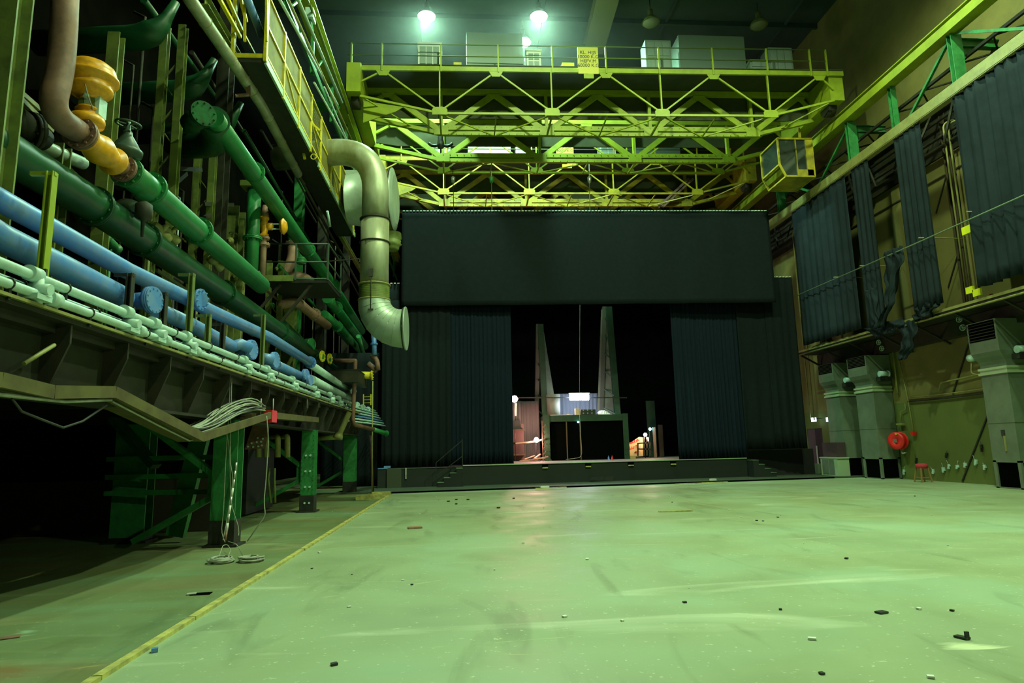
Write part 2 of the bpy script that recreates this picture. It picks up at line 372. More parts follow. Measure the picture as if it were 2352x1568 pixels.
struct(MB().box((XL-.3, 49.7, 0), (XW+.3, 50, 22)), 'wall_back', m_dark)
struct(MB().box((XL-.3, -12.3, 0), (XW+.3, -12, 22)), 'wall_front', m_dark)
c_ = struct(MB().box((XL-.3, -12.3, 22), (XW+.3, 50, 22.3)), 'ceiling', m_ceil)
mb = MB()
for y in range(-8, 50, 6):                                  # purlins of the roof
    mb.box((XL, y, 21.75), (XW, y+.12, 22))
for x in (-8, -2, 4, 10, 16): mb.box((x, -12, 21.85), (x+.1, 49.7, 22))
mb.build('roof_purlins', m_ceil, c_)
# broad roof beam seen above the sign of the front crane
o = MB(); a = P(1400, -30, Z=21.4); b = P(1362, 112, Z=21.4)
o.ibeam(a, b, 1.0, .6, .05); o = o.build('roof_beam', mat('dim olive roof beam', (.12,.13,.07), .7)); tag(o, 'broad olive roof beam running lengthwise above the front crane sign', 'beam')

# door in the right wall
d = MB().box((XW+.02, 31.2, 0), (XW+.1, 31.88, 2.2)).build('door_1', mat('dark plum door', (.05,.03,.04), .6)); d['kind'] = 'structure'
d2 = MB().box((XW+.02, 31.9, 0), (XW+.1, 32.6, 2.2)).build('door_2', mat('plum door', (.12,.07,.09), .6)); d2['kind'] = 'structure'
MB().bar((XW-.05, 31.75, .3), (XW-.05, 31.75, 1.35), .05, .05).build('push_bar', M['white'], d)

# batten on the floor along the left edge of the dance floor
pts = [(-2.67, 1.5), (-2.67, 24.4)]
y = 1.5; k = 0
root = thing('floor_batten', 'worn yellow batten running along the left edge of the hall floor', 'batten', (-2.67, 12, 0))
while y < 24.0:
    L = random.uniform(1.6, 3.0); e = min(y+L, 24.2)
    MB().box((-2.71+random.uniform(-.008,.008), y, 0.0), (-2.63+random.uniform(-.008,.008), e-.02, .035)).build('plank', M['strip'], root)
    y = e
MB().box((-2.755, 1.5, 0), (-2.72, 24.0, .012)).build('plank', mat('grey green edge strip', (.12,.15,.09), .7), root)
for (px, py, ln) in ((885, 1138, .9), (868, 1143, .7), (848, 1146, .8)):
    q = P(px, py, Z=0); k += 1
    o = MB().box((q.x-ln/2, q.y-.3, 0), (q.x+ln/2*.4, q.y+.1, .14)).build('timber_block', M['strip'])
    tag(o, ['yellow timber block at the far end of the floor batten, nearest the stage', 'yellow timber block at the far end of the floor batten, middle one', 'yellow timber block at the far end of the floor batten, leftmost'][k-1], 'timber')

# low dark lip where the raised floor in front of the stage begins
A = P(900, 1133, Z=0); B = P(1915, 1098, Z=0)
mb = MB(); mb.poly([(A.x, A.y, 0), (B.x, B.y, 0), (XW-.02, B.y+.1, 0), (XW-.02, 31.0, 0), (A.x-2.2, 31.0, 0), (A.x-2.2, A.y+.3, 0)], .05, (0, 0, 1))
struct(mb, 'trim_1', mat('green grey apron floor', (.035,.052,.028), .75, 0, (.06,.075,.04), 1.5, .6))
mb = MB(); mb.bar(A+V((0,-.03,.03)), B+V((0,-.03,.03)), .06, .06); struct(mb, 'trim_2', M['black'])
for n_, (x0, y0, x1, y1) in enumerate(((1230, 1120, 1300, 1117), (1550, 1110, 1610, 1108), (1612, 1107, 1670, 1105))):
    a = P(x0, y0, Z=.09)+V((0,-.02,-.02)); b = P(x1, y1, Z=.09)+V((0,-.02,-.02))
    o = MB().bar(a, b, .1, .03).build('edge_plank', M['strip']); tag(o, ['yellow plank on the dark floor lip near the white rag left of centre', 'yellow plank on the floor lip, left of the white paper scrap', 'yellow plank on the floor lip under the white paper scrap'][n_], 'plank')

# lamps --------------------------------------------------------------
def lamp(x, y, lit, label):
    r = thing('high_bay_lamp', label, 'lamp', (x, y, LAMP_Z), 'high bay lamps under the roof')
    z = LAMP_Z
    MB().lathe((x, y, z), (0,0,1), [(-.02,.40),(.0,.41),(.12,.34),(.3,.18),(.34,.12),(.62,.12),(.66,.05),(.66,.01)], 20).build('reflector', M['steel'] if lit else M['olive'], r)
    MB().lathe((x, y, z), (0,0,-1), [(.03,.37),(.06,.36),(.13,.27),(.16,.12),(.165,.01)], 24).build('lens', M['lamp_on'] if lit else M['lamp_off'], r)
    MB().cyl((x, y, z+.64), (x, y, 21.74), .02, 8).build('rod', M['black_steel'], r)
for lx, ly, lp, lc, lb in HALL_LAMPS: lamp(lx, ly, True, lb)
r = thing('wall_floodlight', 'floodlight on the right wall behind the camera', 'floodlight', (15.7, -3.1, 8.6))
MB().box((15.75, -3.4, 8.45), (16.05, -2.9, 8.95)).bar((16.0, -3.15, 8.6), (XW-.02, -3.15, 8.6), .06).build('housing', M['black_steel'], r)
for k, (px, py) in enumerate(((1495, 52), (1743, 58))):
    q = P(px, py, Z=LAMP_Z); lamp(q.x, q.y, False, ['unlit dull lamp under the roof, between the crane sign and the large grey cabinet', 'unlit dull lamp under the roof, up right of the large grey cabinet'][k])

# haze box added around the lit lamps to imitate their glare
hm = bpy.data.materials.new('lamp glare haze'); hm.use_nodes = True; nt = hm.node_tree; nt.nodes.remove(nt.nodes['Principled BSDF'])
vsn = nt.nodes.new('ShaderNodeVolumeScatter'); vsn.inputs['Color'].default_value = (.8, .95, .9, 1); vsn.inputs['Density'].default_value = .005; vsn.inputs['Anisotropy'].default_value = .6
nt.links.new(vsn.outputs[0], nt.nodes['Material Output'].inputs['Volume'])
hz_ = MB().box((-9, 22.5, 15.5), (10, 33.0, 21.7)).build('haze', hm); tag(hz_, 'thin haze added around the lit lamps under the roof to give them a glow', 'haze', kind='stuff')
# ================================================================ overhead travelling cranes
XA, XB = -4.45, 15.95
SK = -0.016
def crane(Y0, paint, name_label, first):
    zt, zb = 16.68, 14.76
    rl_ = mat('rail olive darkened for backlight', (.12,.17,.03), .6)  # handrail colour darkened to imitate backlight
    root = thing('overhead_crane', name_label, 'crane', ((XA+XB)/2, Y0+2.6, zb), 'overhead travelling cranes')
    pt = M[paint]; dk = M['crane_dark']
    S = lambda x, y, z: V((x, y+(x-5.8)*SK, z))
    bots = [-0.81, 3.68, 8.17, 12.68]; tops = [-3.05, 1.45, 5.93, 10.4, 14.9]
    ze = zb+.72      # where the bottom chord meets the end plates
    if not first: bots = [x-.1 for x in bots]
    def truss(y, wd, fat, part='truss', plates=False):
        # chords
        MB().bar(S(XA, y, zt), S(XB, y, zt), fat*1.3, .2).build('top_chord', pt, root)
        m_ = MB(); m_.bar(S(bots[0], y, zb), S(bots[-1], y, zb), fat, wd, )
        m_.bar(S(XA+.5, y, ze), S(bots[0], y, zb), fat, wd); m_.bar(S(bots[-1], y, zb), S(XB-.5, y, ze), fat, wd)
        if plates:
            m_.bar(S(bots[0]-.1, y-.02, zb+.24), S(bots[-1]+.1, y-.02, zb+.24), fat, .2)
            x = bots[0]
            while x < bots[-1]:
                for zz in (zb-.04, zb+.26): m_.cyl(S(x, y-fat/2-.05, zz), S(x, y-fat/2, zz), .018, 5)
                x += .32
        m_.build('bottom_chord', pt, root)
        for i, bx in enumerate(bots):
            MB().bar(S(bx, y, zb), S(bx, y, zt), fat*.8, wd*1.1).build('post', pt, root)
            for tx in (tops[i], tops[i+1]):
                MB().bar(S(tx, y, zt-.1), S(bx, y, zb+.08), fat*.8, wd*.75 if not plates else wd*1.5).build('diagonal', pt, root)
            g = MB(); g.poly([S(bx-.30, y-fat/2-.01, zb-.08), S(bx+.30, y-fat/2-.01, zb-.08), S(bx+.30, y-fat/2-.01, zb+.14), S(bx+.22, y-fat/2-.01, zb+.24), S(bx-.22, y-fat/2-.01, zb+.24), S(bx-.30, y-fat/2-.01, zb+.14)], .02, (0,-1,0))
            g.build('gusset_plate', pt, root)
        for tx in tops[:1]: MB().bar(S(tx, y, zt-.1), S(XA+.5, y, zt-.6), fat*.8, wd*.75).build('diagonal', pt, root)
        MB().bar(S(tops[-1], y, zt-.1), S(XB-.5, y, zt-.7), fat*.8, wd*.75).build('diagonal', pt, root)
        for tx in tops:
            g = MB(); g.poly([S(tx-.28, y-fat/2-.01, zt-.12), S(tx+.28, y-fat/2-.01, zt-.12), S(tx+.16, y-fat/2-.01, zt-.34), S(tx-.16, y-fat/2-.01, zt-.34)], .02, (0,-1,0))
            g.build('gusset_plate', pt, root)
    truss(Y0, .085, .07)
    truss(Y0+1.7, .16, .16, plates=True)
    truss(Y0+4.3, .16, .16, plates=True)
    truss(Y0+5.6, .085, .07)
    # deep webs of the two main girders, under the trolley rails
    for yy in (Y0+1.82, Y0+4.40):
        MB().poly([S(XA+.3, yy, zt-.05), S(XB-.3, yy, zt-.05), S(XB-.3, yy, zt-.95), S(14.4, yy, zt-1.15), S(-2.9, yy, zt-1.15), S(XA+.3, yy, zt-.95)], .06, (0, 1, 0)).build('girder_web', dk, root)
        MB().bar(S(XA, yy+.03, zt+.16), S(XB, yy+.03, zt+.16), .08, .10).build('trolley_rail', M['steel'], root)
    # horizontal wind bracing between outer and main truss
    for i in range(len(bots)-1):
        xm = (bots[i]+bots[i+1])/2
        for ya, yb in ((Y0, Y0+1.7), (Y0+5.6, Y0+4.3)):
            for a_, b_, w_ in ((S(bots[i], ya, zb-.03), S(xm, yb, zb-.08), .05), (S(bots[i+1], ya, zb-.03), S(xm, yb, zb-.08), .05), (S(bots[i], ya, zb-.03), S(bots[i], yb, zb-.08), .07), (S(xm, ya, zb-.03), S(xm, yb, zb-.08), .05)):
                MB().bar(a_, b_, w_).build('wind_brace', pt, root)
    MB().bar(S(XA+.5, Y0, ze), S(bots[0]-1.2, Y0+1.7, zb+.3), .05).build('wind_brace', pt, root); MB().bar(S(XB-.5, Y0, ze), S(bots[-1]+1.2, Y0+1.7, zb+.3), .05).build('wind_brace', pt, root)
    # end carriages and end plates
    for x0, x1 in ((XA, XA+.55), (XB-.6, XB)):
        e = MB(); e.box((x0, Y0-.1, zt-1.15), (x1, Y0+5.7, zt+.08)); e.build('end_carriage', pt, root)
        for yy in (Y0+.6, Y0+5.0): MB().cyl((x0+.12, yy, zt-1.2), (x1-.12, yy, zt-1.2), .32, 20).build('wheel', M['grime'], root)
    pl = MB(); pl.poly([S(XA+.55, Y0+.55, zt-1.1), S(-2.3, Y0+.55, zt-1.35), S(-2.6, Y0+.55, zt-1.55), S(XA+.55, Y0+.55, zt-2.05)], .04, (0, 1, 0)); pl.build('end_bracket', pt, root)
    # walkway and railing
    MB().poly([S(XA, Y0-.05, zt+.13), S(XB, Y0-.05, zt+.13), S(XB, Y0+1.75, zt+.13), S(XA, Y0+1.75, zt+.13)], .04, (0, 0, 1)).build('walkway_deck', dk, root)
    for z_, nm in ((zt+1.03, 'top_rail'), (zt+.52, 'mid_rail')):
        MB().tube([S(XA, Y0-.07, z_), S(XB-.7, Y0-.07, z_)], .024, 8).build('handrail', rl_, root)
    for x in (-4.3, -3.1, -0.75, 1.55, 3.75, 5.95, 8.15, 10.4, 12.7, 14.55, 15.25):
        MB().bar(S(x, Y0-.07, zt-.15), S(x, Y0-.07, zt+1.05), .06, .06).build('railing_post', pt, root)
    # load sign hanging on the rail
    def sign(x0, x1, z0, z1, txt):
        s_ = MB().poly([S(x0, Y0-.14, z0), S(x1, Y0-.14, z0), S(x1, Y0-.14, z1), S(x0, Y0-.14, z1)], .03, (0, -1, 0)).build('load_sign', mat('yellow sign plate', (.62,.56,.08), .5), root)
        c = S((x0+x1)/2, Y0-.175, (z0+z1)/2+.06)
        text_mesh(txt, .20, s_, mat('black lettering', (.02,.02,.02), .7), c, (math.radians(90), 0, 0), sp=.95, depth=.004)
        return s_
    if first:
        sign(4.78, 5.62, 16.45, 17.62, 'KL. HIJS\n10000 K.G\nHEFV.M\n60000 K.G')
        MB().box((5.0, Y0-.16, 16.25), (5.4, Y0-.12, 16.46)).build('sign_bracket', pt, root)
    else:
        sign(5.05, 5.98, 16.75, 17.85, 'KL. HIJS\n10000 K.G\nHEFV.M\n60000 K.G')
        MB().box((5.35, Y0-.2, 16.1), (5.85, Y0-.12, 16.3)).build('sign_bracket', M['yellow'], root)
    # cabinets standing on the walkway (px boxes of the photograph at the walkway distance)
    def cab(px0, py0, px1, py1, m_, doors=0, roof=False, legs=True, dy=.45, d=.7, nm='electrical_cabinet'):
        yc = Y0+dy; a = P(px0, py1, Y=yc); b = P(px1, py0, Y=yc)
        zb_ = zt+.17; lg = .10 if legs else 0
        c = MB(); c.box((a.x, yc, zb_+lg), (b.x, yc+d, b.z))
        if legs:
            for x in (a.x, b.x-.06):
                for y_ in (yc, yc+d-.06): c.box((x, y_, zb_), (x+.06, y_+.06, zb_+lg+.01))
        if roof: c.box((a.x-.03, yc-.05, b.z), (b.x+.03, yc+d+.03, b.z+.07))
        o = c.build(nm, m_, root)
        w_ = (b.x-a.x); h_ = b.z-zb_-lg
        for r_ in range(doors and 2):
            for k in range(doors):
                x = a.x+.06+k*(w_-.12)/doors
                dd = MB(); dd.box((x+.02, yc-.025, zb_+lg+.08+r_*(h_-.12)/2), (x+(w_-.12)/doors-.02, yc, zb_+lg+.02+(r_+1)*(h_-.12)/2)); dd.build('door', mat('cabinet door panel', (.30,.38,.34), .5), o)
        return o
    if first:
        cab(960, 103, 1013, 150, M['white_cab'], 3, True)
        cab(1072, 77, 1200, 152, mat('pale grey green cabinet', (.34,.43,.38), .6), 0, legs=False, dy=.9, d=1.2)
        cab(1210, 118, 1242, 152, M['white_cab'], 2, True)
        cab(1485, 93, 1540, 153, mat('grey green cabinet', (.24,.33,.28), .6), 3)
        cab(1563, 84, 1708, 157, mat('grey green cabinet', (.24,.33,.28), .6), 0, dy=.9, d=1.2)
        cab(1724, 137, 1765, 158, mat('grey green cabinet', (.24,.33,.28), .6), 1)
        cab(1768, 110, 1818, 158, mat('grey green cabinet', (.24,.33,.28), .6), 3)
        cab(1042, 143, 1060, 155, M['yellow'], 0, nm='yellow_box')
    else:
        cab(992, 312, 1010, 336, M['white_cab'], 1); cab(1020, 312, 1034, 336, M['white_cab'], 1)
        cab(1075, 308, 1172, 350, M['white_cab'], 0, dy=.9, d=1.2); cab(1185, 318, 1208, 345, M['white_cab'], 1)
        cab(1378, 305, 1412, 347, M['white_cab'], 2); cab(1455, 316, 1560, 350, mat('grey green cabinet', (.24,.33,.28), .6), 0, dy=.9, d=1.2)
    # trolley straddling the main girders
    tx = 1.2 if first else 2.5
    t = MB(); t.box((tx-1.3, Y0+1.6, zt+.22), (tx+2.6, Y0+4.6, zt+.42)); tr = t.build('trolley', M['rust'], root)
    MB().cyl((tx-.2, Y0+2.4, zt+.62), (tx+2.0, Y0+2.4, zt+.62), .25, 18).build('hoist_drum', M['rust'], tr)
    MB().cyl((tx-.9, Y0+2.4, zt+.6), (tx-.35, Y0+2.4, zt+.6), .2, 14).build('motor', M['crane_dark'], tr)
    if first:
        MB().box((tx-.1, Y0+2.35, zt-.55), (tx+1.4, Y0+2.5, zt+.22)).build('trolley_frame', M['rust'], tr)
        # rope fall and lower block between the girders
        ho = MB(); ho.box((2.95, Y0+2.6, zb+.5), (3.45, Y0+3.2, zt+.25)); ho.build('hook_block', M['black_steel'], tr)
        # big double hook behind the first crane's near node
        hx, hy, hz = P(1012, 315, Y=Y0+3.2)
        hk = MB(); hk.cyl((hx-.06, hy, 15.7), (hx-.06, hy, hz+.25), .02, 6); hk.cyl((hx+.1, hy, 15.7), (hx+.1, hy, hz+.25), .02, 6)
        hk.lathe((hx, hy, hz-.55), (0,0,1), [(0,.03),(.05,.14),(.2,.17),(.5,.12),(.95,.12)], 12)
        hk.torus((hx-.28, hy, hz-.15), (0,1,0), .27, .075, 16, 8, math.radians(-40), math.radians(150)); hk.torus((hx+.28, hy, hz-.15), (0,1,0), .27, .075, 16, 8, math.radians(30), math.radians(220))
        hk.build('double_hook', M['black_steel'], tr)
        # operator's cab under the right end
        cb = MB()
        x0, x1, y0, y1, z0, z1 = 13.9, 15.45, Y0+1.8, Y0+3.4, 13.0, 14.75
        F = [(x0+.25, z0), (x1, z0), (x1, z1), (x0, z1), (x0, z0+.55)]
        cb.poly([(x0+.25, y0, z0), (x1, y0, z0), (x1, y1, z0), (x0+.25, y1, z0)], .06, (0,0,1))
        cb.poly([(x0, y0, z1), (x1, y0, z1), (x1, y1, z1), (x0, y1, z1)], .06, (0,0,1))
        for y_ in (y0, y1):
            for i in range(5):
                p, q = F[i], F[(i+1) % 5]; cb.bar((p[0], y_, p[1]), (q[0], y_, q[1]), .07)
        for p in F: cb.bar((p[0], y0, p[1]), (p[0], y1, p[1]), .07)
        cb.bar((14.7, y0, z0), (14.7, y0, z1), .05); cb.box((x1-.3, y0-.02, z0), (x1, y0+.04, z1)); cb.box((14.7, y0-.02, z0), (x1, y0+.03, z0+.32))
        cabo = cb.build('operator_cab', M['crane2'], root)
        MB().poly([(x0+.25, y0+.03, z0+.02), (x1-.05, y0+.03, z0+.02), (x1-.05, y0+.03, z1), (x0+.02, y0+.03, z1), (x0+.02, y0+.03, z0+.55)], .01, (0,1,0)).build('window', M['glass'], cabo)
        MB().box((x0+.03, y0, z0+.6), (x0+.05, y1, z1)).build('window', M['glass'], cabo)
        for yy in (y0+.1, y1-.1): MB().bar((15.0, yy, z1), (15.0, yy, zb+.8), .08).build('hanger', M['crane2'], cabo)
        # bits on the walkway: yellow gearbox with pale cover beside the sign
        g = MB(); a = P(1285, 148, Y=Y0+.5); g.box((a.x, Y0+.4, zt+.17), (a.x+.6, Y0+.9, zt+.45)); g.box((a.x+.1, Y0+.4, zt+.45), (a.x+.6, Y0+.9, zt+.6)); g.build('gearbox', M['fluo'], root)
    else:
        for dx in (0, .25):
            MB().bar((12.6+dx, Y0+1.0, zt-.6), (10.9+dx, Y0+1.4, zb-.2), .12).build('strut', M['rust'], root)
    return root
crane(24.0, 'crane', 'bright yellow green overhead crane nearest the camera, with cabinets and a load sign', True)
crane(32.2, 'crane2', 'duller yellow overhead crane parked farther back, just above the black stage valance', False)

# loose hanging things around the cranes
root = thing('festoon_cable', 'looped grey trolley cables hanging between the girders of the front crane', 'cable', (4, 27, 15.6))
for px0, px1, py in ((1145, 1190, 232), (1190, 1250, 236), (1250, 1300, 234)):
    a = P(px0, py-6, Y=26.9); b = P(px1, py-6, Y=26.9); MB().tube(sag(a, b, .35), .02, 6).build('cable', M['cable_w'], root)
o = MB(); a = P(1128, 262, Y=26.9); b = P(1225, 258, Y=26.9); o.bar(a, b, .06); o = o.build('steel_bar', M['steel']); tag(o, 'pale horizontal bar behind the front crane truss, under the trolley', 'bar')
# chain hoists hanging above the valance
for k, (px, py0, py1) in enumerate(((1040, 372, 487), (1128, 372, 487), (1353, 372, 487))):
    a = P(px, py0, Y=28.72); b = P(px+2, py1, Y=28.72)
    r = thing('chain_hoist', ['dark hoist chain hanging left above the valance, under the front crane', 'thin hoist chain with a green tackle hanging in front of the yellow truss', 'chain hoist with pale tackle hanging right of centre above the valance'][k], 'hoist', (a.x, a.y, b.z))
    MB().tube([a, b], .02, 6).build('chain', M['black_steel'] if k == 0 else M['cable_w'], r)
    MB().lathe(a.lerp(b, .35), (0,0,1), [(-.2,.02),(-.15,.08),(.1,.1),(.15,.03)], 10).build('hook_block', M['steel_green'] if k == 1 else M['steel'], r)
# ================================================================ right hand side
XR = 16.0
# crane runway truss: top beam, bottom rail beam, posts
root = thing('runway_girder', 'bright lime crane runway girder along the right wall, with a pale lower rail beam', 'girder', (XR, 20, 12.6))
MB().ibeam((XR+.12, -6, 14.93), (XR+.12, 43.9, 14.93), .42, .5, .04).box((XR-.14,-6,14.66),(XR-.08,43.9,14.98)).build('top_beam', M['crane'], root)
MB().bar((XR+.12, -6, 15.24), (XR+.12, 43.9, 15.24), .08, .12).build('crane_rail', M['crane_dark'], root)
MB().box((XR-.12, -6, 12.52), (XR-.08, 43.9, 12.86)).box((XR-.12, -6, 12.86), (XR+.12, 43.9, 12.90)).box((XR-.12, -6, 12.50), (XR+.12, 43.9, 12.54)).build('lower_beam', M['conduit'], root)
ys = [6.5, 12.0, 18.3, 21.46, 24.1, 30.2, 36, 41]
for i, y in enumerate(ys):
    w_ = .2 if y == 21.46 else .38; MB().ibeam((XR+.2, y, 12.9), (XR+.2, y, 14.66), w_, .2, .03, (0,1,0)).build('post', M['steel_green'], root)
for y0, z0, y1, z1 in ((20.9, 12.9, 18.5, 14.6), (15.4, 12.9, 18.1, 14.6), (27.0, 12.9, 24.3, 14.5), (27.3, 12.9, 30.0, 14.5)):
    MB().bar((XR+.2, y0, z0), (XR+.2, y1, z1), .09).build('diagonal', M['steel_green'], root)
# wall columns behind, with brackets reaching to the girder
for k, y in enumerate((20.75, 22.88, 25.8, 29.7)):
    r = thing('wall_column', ['dark wall pilaster beside the two olive conduits', 'dark wall pilaster left of the narrow black curtain strip second from the camera', 'dark wall pilaster behind the snagged black cloth', 'dark wall pilaster left of the wide far curtain'][k], 'column', (17.3, y, 0))
    MB().ibeam((17.55, y, 5.84), (17.55, y, 13.2), .24, .28, .03, (0,1,0)).build('shaft', M['brown_beam'], r)
    y = (18.3, 24.1, 30.2, 36)[k]; MB().ibeam((XR+.15, y, 14.35), (17.68, y, 14.35), .2, .3, .03).build('cross_beam', M['steel_green'], root)
    MB().poly([(16.35, y-.03, 14.3), (16.35, y-.03, 13.7), (17.0, y-.03, 14.3)], .03, (0, 1, 0)).build('gusset_plate', M['steel_green'], root)
MB()
# horizontal lattice behind the girder
r = thing('lattice_bracing', 'dark lattice bracing lying between the runway girder and the right wall', 'bracing', (17, 20, 14))
mb = MB(); mb.bar((17.4, 5, 13.9), (17.4, 40, 13.9), .12); mb.bar((16.55, 5, 13.9), (16.55, 40, 13.9), .1)
y = 6
while y < 40: mb.bar((16.55, y, 13.9), (17.4, y+.8, 13.9), .05); mb.bar((17.4, y+.8, 13.9), (16.55, y+1.6, 13.9), .05); y += 1.6
mb.build('lattice', M['grime'], r)
# dark run of pipes and struts above the olive panels
r = thing('upper_pipe_run', 'dark tangle of pipes and struts along the wall above the olive panels', 'pipe run', (17.4, 20, 12.3))
rn = random.Random(31)
for z in (12.0, 12.45, 12.9, 13.4): MB().tube([(17.35, 8, z), (17.35+rn.uniform(-.1,.1), 20, z+rn.uniform(-.1,.1)), (17.35, 40, z)], rn.uniform(.05,.12), 8).build('pipe', M['grime'], r)
for k in range(22):
    y = 8+k*1.35+rn.uniform(-.3,.3); MB().bar((rn.uniform(16.7,17.2), y, 11.9), (17.3, y+rn.uniform(-.8,.8), 13.5), .07).build('strut', M['grime'], r)
MB().box((17.6, 8, 11.8), (17.68, 40, 13.6)).build('backing', M['grime'], r)
# tall pale panels of the upper wall
for k, (y0, y1) in enumerate(((17.0, 20.5), (21.0, 22.8), (23.0, 25.6), (26.0, 28.3), (30.3, 31.3))):
    o = MB().box((17.52, y0, 6.2), (17.66, y1, 11.7)).build('wall_panel', mat('olive wall panel', (.21,.185,.055), .7, 0, (.15,.13,.04), .8, .6))
    tag(o, ['tall olive wall panel behind the nearest black curtain', 'tall olive wall panel right of the wide narrow curtain strip with two conduits', 'tall olive wall panel between two curtain strips, behind the snagged black cloth', 'narrow olive wall panel at the right edge of the far wide curtain', 'brown wall panel left of the far wide curtain'][k], 'panel')
    MB().bar((17.49, y0, 11.0), (17.49, y1, 11.0), .03, .05).build('panel_rib', M['grime'], o)

# black masking curtains hanging from the lower beam
def curtain(y0, y1, zb0, zb1, label, folds, m_, amp=.07, ztop=12.5):
    mb = MB(); drape(mb, (XR-.02, y0), (XR-.02, y1), lambda u: zb0+(zb1-zb0)*u, ztop, folds, amp, seed=int(y0*10), nz=14)
    o = mb.build('masking_curtain', M[m_]); tag(o, label, 'curtain', 'black curtains on the right wall'); 
    h = MB()
    n = int((y1-y0)/.16)
    for i in range(n+1):
        y = y0+(y1-y0)*i/max(n, 1); h.bar((XR-.02, y, ztop-.02), (XR-.02, y, ztop+.05), .02, .02)
    h.build('hooks', M['cable_w'], o)
    return o
curtain(12.5, 18.45, 6.25, 6.15, 'widest pleated black curtain nearest the camera on the right wall', 16, 'cloth_side', .13)
curtain(19.95, 21.35, 6.05, 6.0, 'narrow black curtain strip second from the camera, its foot lying crumpled on the ledge', 5, 'cloth_side', .06)
curtain(22.95, 24.1, 5.8, 5.8, 'narrow black curtain strip third from the camera, behind the snagged cloth', 4, 'cloth_side', .06)
curtain(24.5, 28.9, 6.0, 6.0, 'wide dark curtain at the far end of the right wall near the stage', 9, 'cloth_side', .06)

# service ledge
root = thing('service_ledge', 'long grimy service ledge with pipe edge running along the right wall', 'ledge', (16.9, 22, 5.6))
MB().box((16.15, 6, 5.72), (XW-.02, 30.3, 5.82)).build('deck', M['grime'], root)
MB().box((16.12, 6, 5.78), (16.2, 30.3, 5.87)).build('edge_beam', M['conduit'], root)
MB().tube([(16.1, 6, 5.66), (16.1, 30.3, 5.66)], .035, 8).build('edge_pipe', M['conduit'], root)
mb = MB()
for y in range(8, 31, 2): mb.bar((16.3, y, 5.7), (17.65, y, 4.95), .07); 
mb.box((17.3, 6, 5.1), (17.66, 30.3, 5.7)); mb.build('brackets', M['grime'], root)

# taut wire along the wall, on small arms
r = thing('wire_rope', 'long dark wire rope stretched along the right wall in front of the curtains', 'rope', (15.6, 22, 8.4))
MB().tube([P(1832, 678, X=15.75), P(2090, 565, X=15.75), P(2352, 448, X=15.75), P(2600, 338, X=15.75)], .024, 8).build('wire', mat('dull green wire', (.17,.24,.15), .6), r)
for px, py in ((1975, 612), (2110, 548), (1915, 638), (2220, 488)):
    q = P(px, py, X=15.75); MB().tube([q+V((0,0,.03)), q+V((.9,.0,.03)), q+V((1.7,0,0))], .018, 6).build('arm', M['conduit'], r)
# pieces of cloth snagged on the wire and over the ledge
def rag(name, label, pts, wid, m_='cloth_side', seed=1, n=6):
    rnd = random.Random(seed); mb = MB()
    P0 = [V(p) for p in pts]
    vs = []; fs = []; NU = 15; ND = len(P0)
    full = []
    for i in range(ND-1):
        for k in range(8): full.append((P0[i].lerp(P0[i+1], k/8), wid[i]+(wid[i+1]-wid[i])*k/8))
    full.append((P0[-1], wid[-1]))
    for j, (p, w_) in enumerate(full):
        for i in range(NU+1):
            u = i/NU-.5; f = math.sin(u*26+j*.2+seed)*.05+math.sin(u*11+j*.35)*.07
            vs.append(p+V((f-.02, u*w_+.05*math.sin(j*.7), .03*math.sin(i*1.3+j*.6)-.12*abs(u)*(1 if j == len(full)-1 else 0))))
    for j in range(len(full)-1):
        for i in range(NU): fs.append((j*(NU+1)+i, j*(NU+1)+i+1, (j+1)*(NU+1)+i+1, (j+1)*(NU+1)+i))
    back = [v+V((.02, 0, 0)) for v in vs]; L = len(vs)
    fs2 = [tuple(L+x for x in reversed(q)) for q in fs]
    # stitch the rim so that the cloth has a real edge
    H = len(full); Wd = NU+1; rim = []
    for i in range(NU): rim += [(i+1, i, L+i, L+i+1), ((H-1)*Wd+i, (H-1)*Wd+i+1, L+(H-1)*Wd+i+1, L+(H-1)*Wd+i)]
    for j in range(H-1): rim += [(j*Wd, (j+1)*Wd, L+(j+1)*Wd, L+j*Wd), ((j+1)*Wd+NU, j*Wd+NU, L+j*Wd+NU, L+(j+1)*Wd+NU)]
    mb.add(vs+back, fs+fs2+rim, True); o = mb.build(name, M[m_]); tag(o, label, 'cloth'); return o
X_ = 15.8
rag('snagged_cloth', 'torn black cloth snagged on the wire rope, trailing down to the ledge', [P(2052, 572, X=X_), P(2055, 610, X=X_), P(2047, 660, X=X_), P(2043, 700, X=X_), P(2020, 750, X=X_)], [.8, 1.15, .42, .35, .6], seed=3)
rag('hanging_cloth', 'black cloth draped over the ledge and hanging down the olive wall', [P(2085, 738, X=16.05), P(2088, 770, X=16.05), P(2082, 800, X=16.05), P(2073, 823, X=16.05)], [1.1, .85, .6, .35], seed=5)
rag('crumpled_cloth', 'crumpled black cloth bunched on the ledge under the second curtain strip', [P(2128, 698, X=16.0), P(2126, 712, X=16.0), P(2120, 728, X=16.0)], [1.1, 1.2, .7], seed=8)
rag('bunched_cloth', 'bunched black cloth lying along the ledge beneath the third curtain strip', [P(2030, 742, X=16.0), P(2036, 756, X=16.0), P(2030, 768, X=16.0)], [2.2, 2.0, 1.0], seed=11)
rag('knotted_cloth', 'small dark cloth hanging beside the edge of the far wide curtain', [P(2002, 662, X=15.95), P(2006, 700, X=15.95), P(2012, 745, X=15.95)], [.5, .45, .5], seed=12)
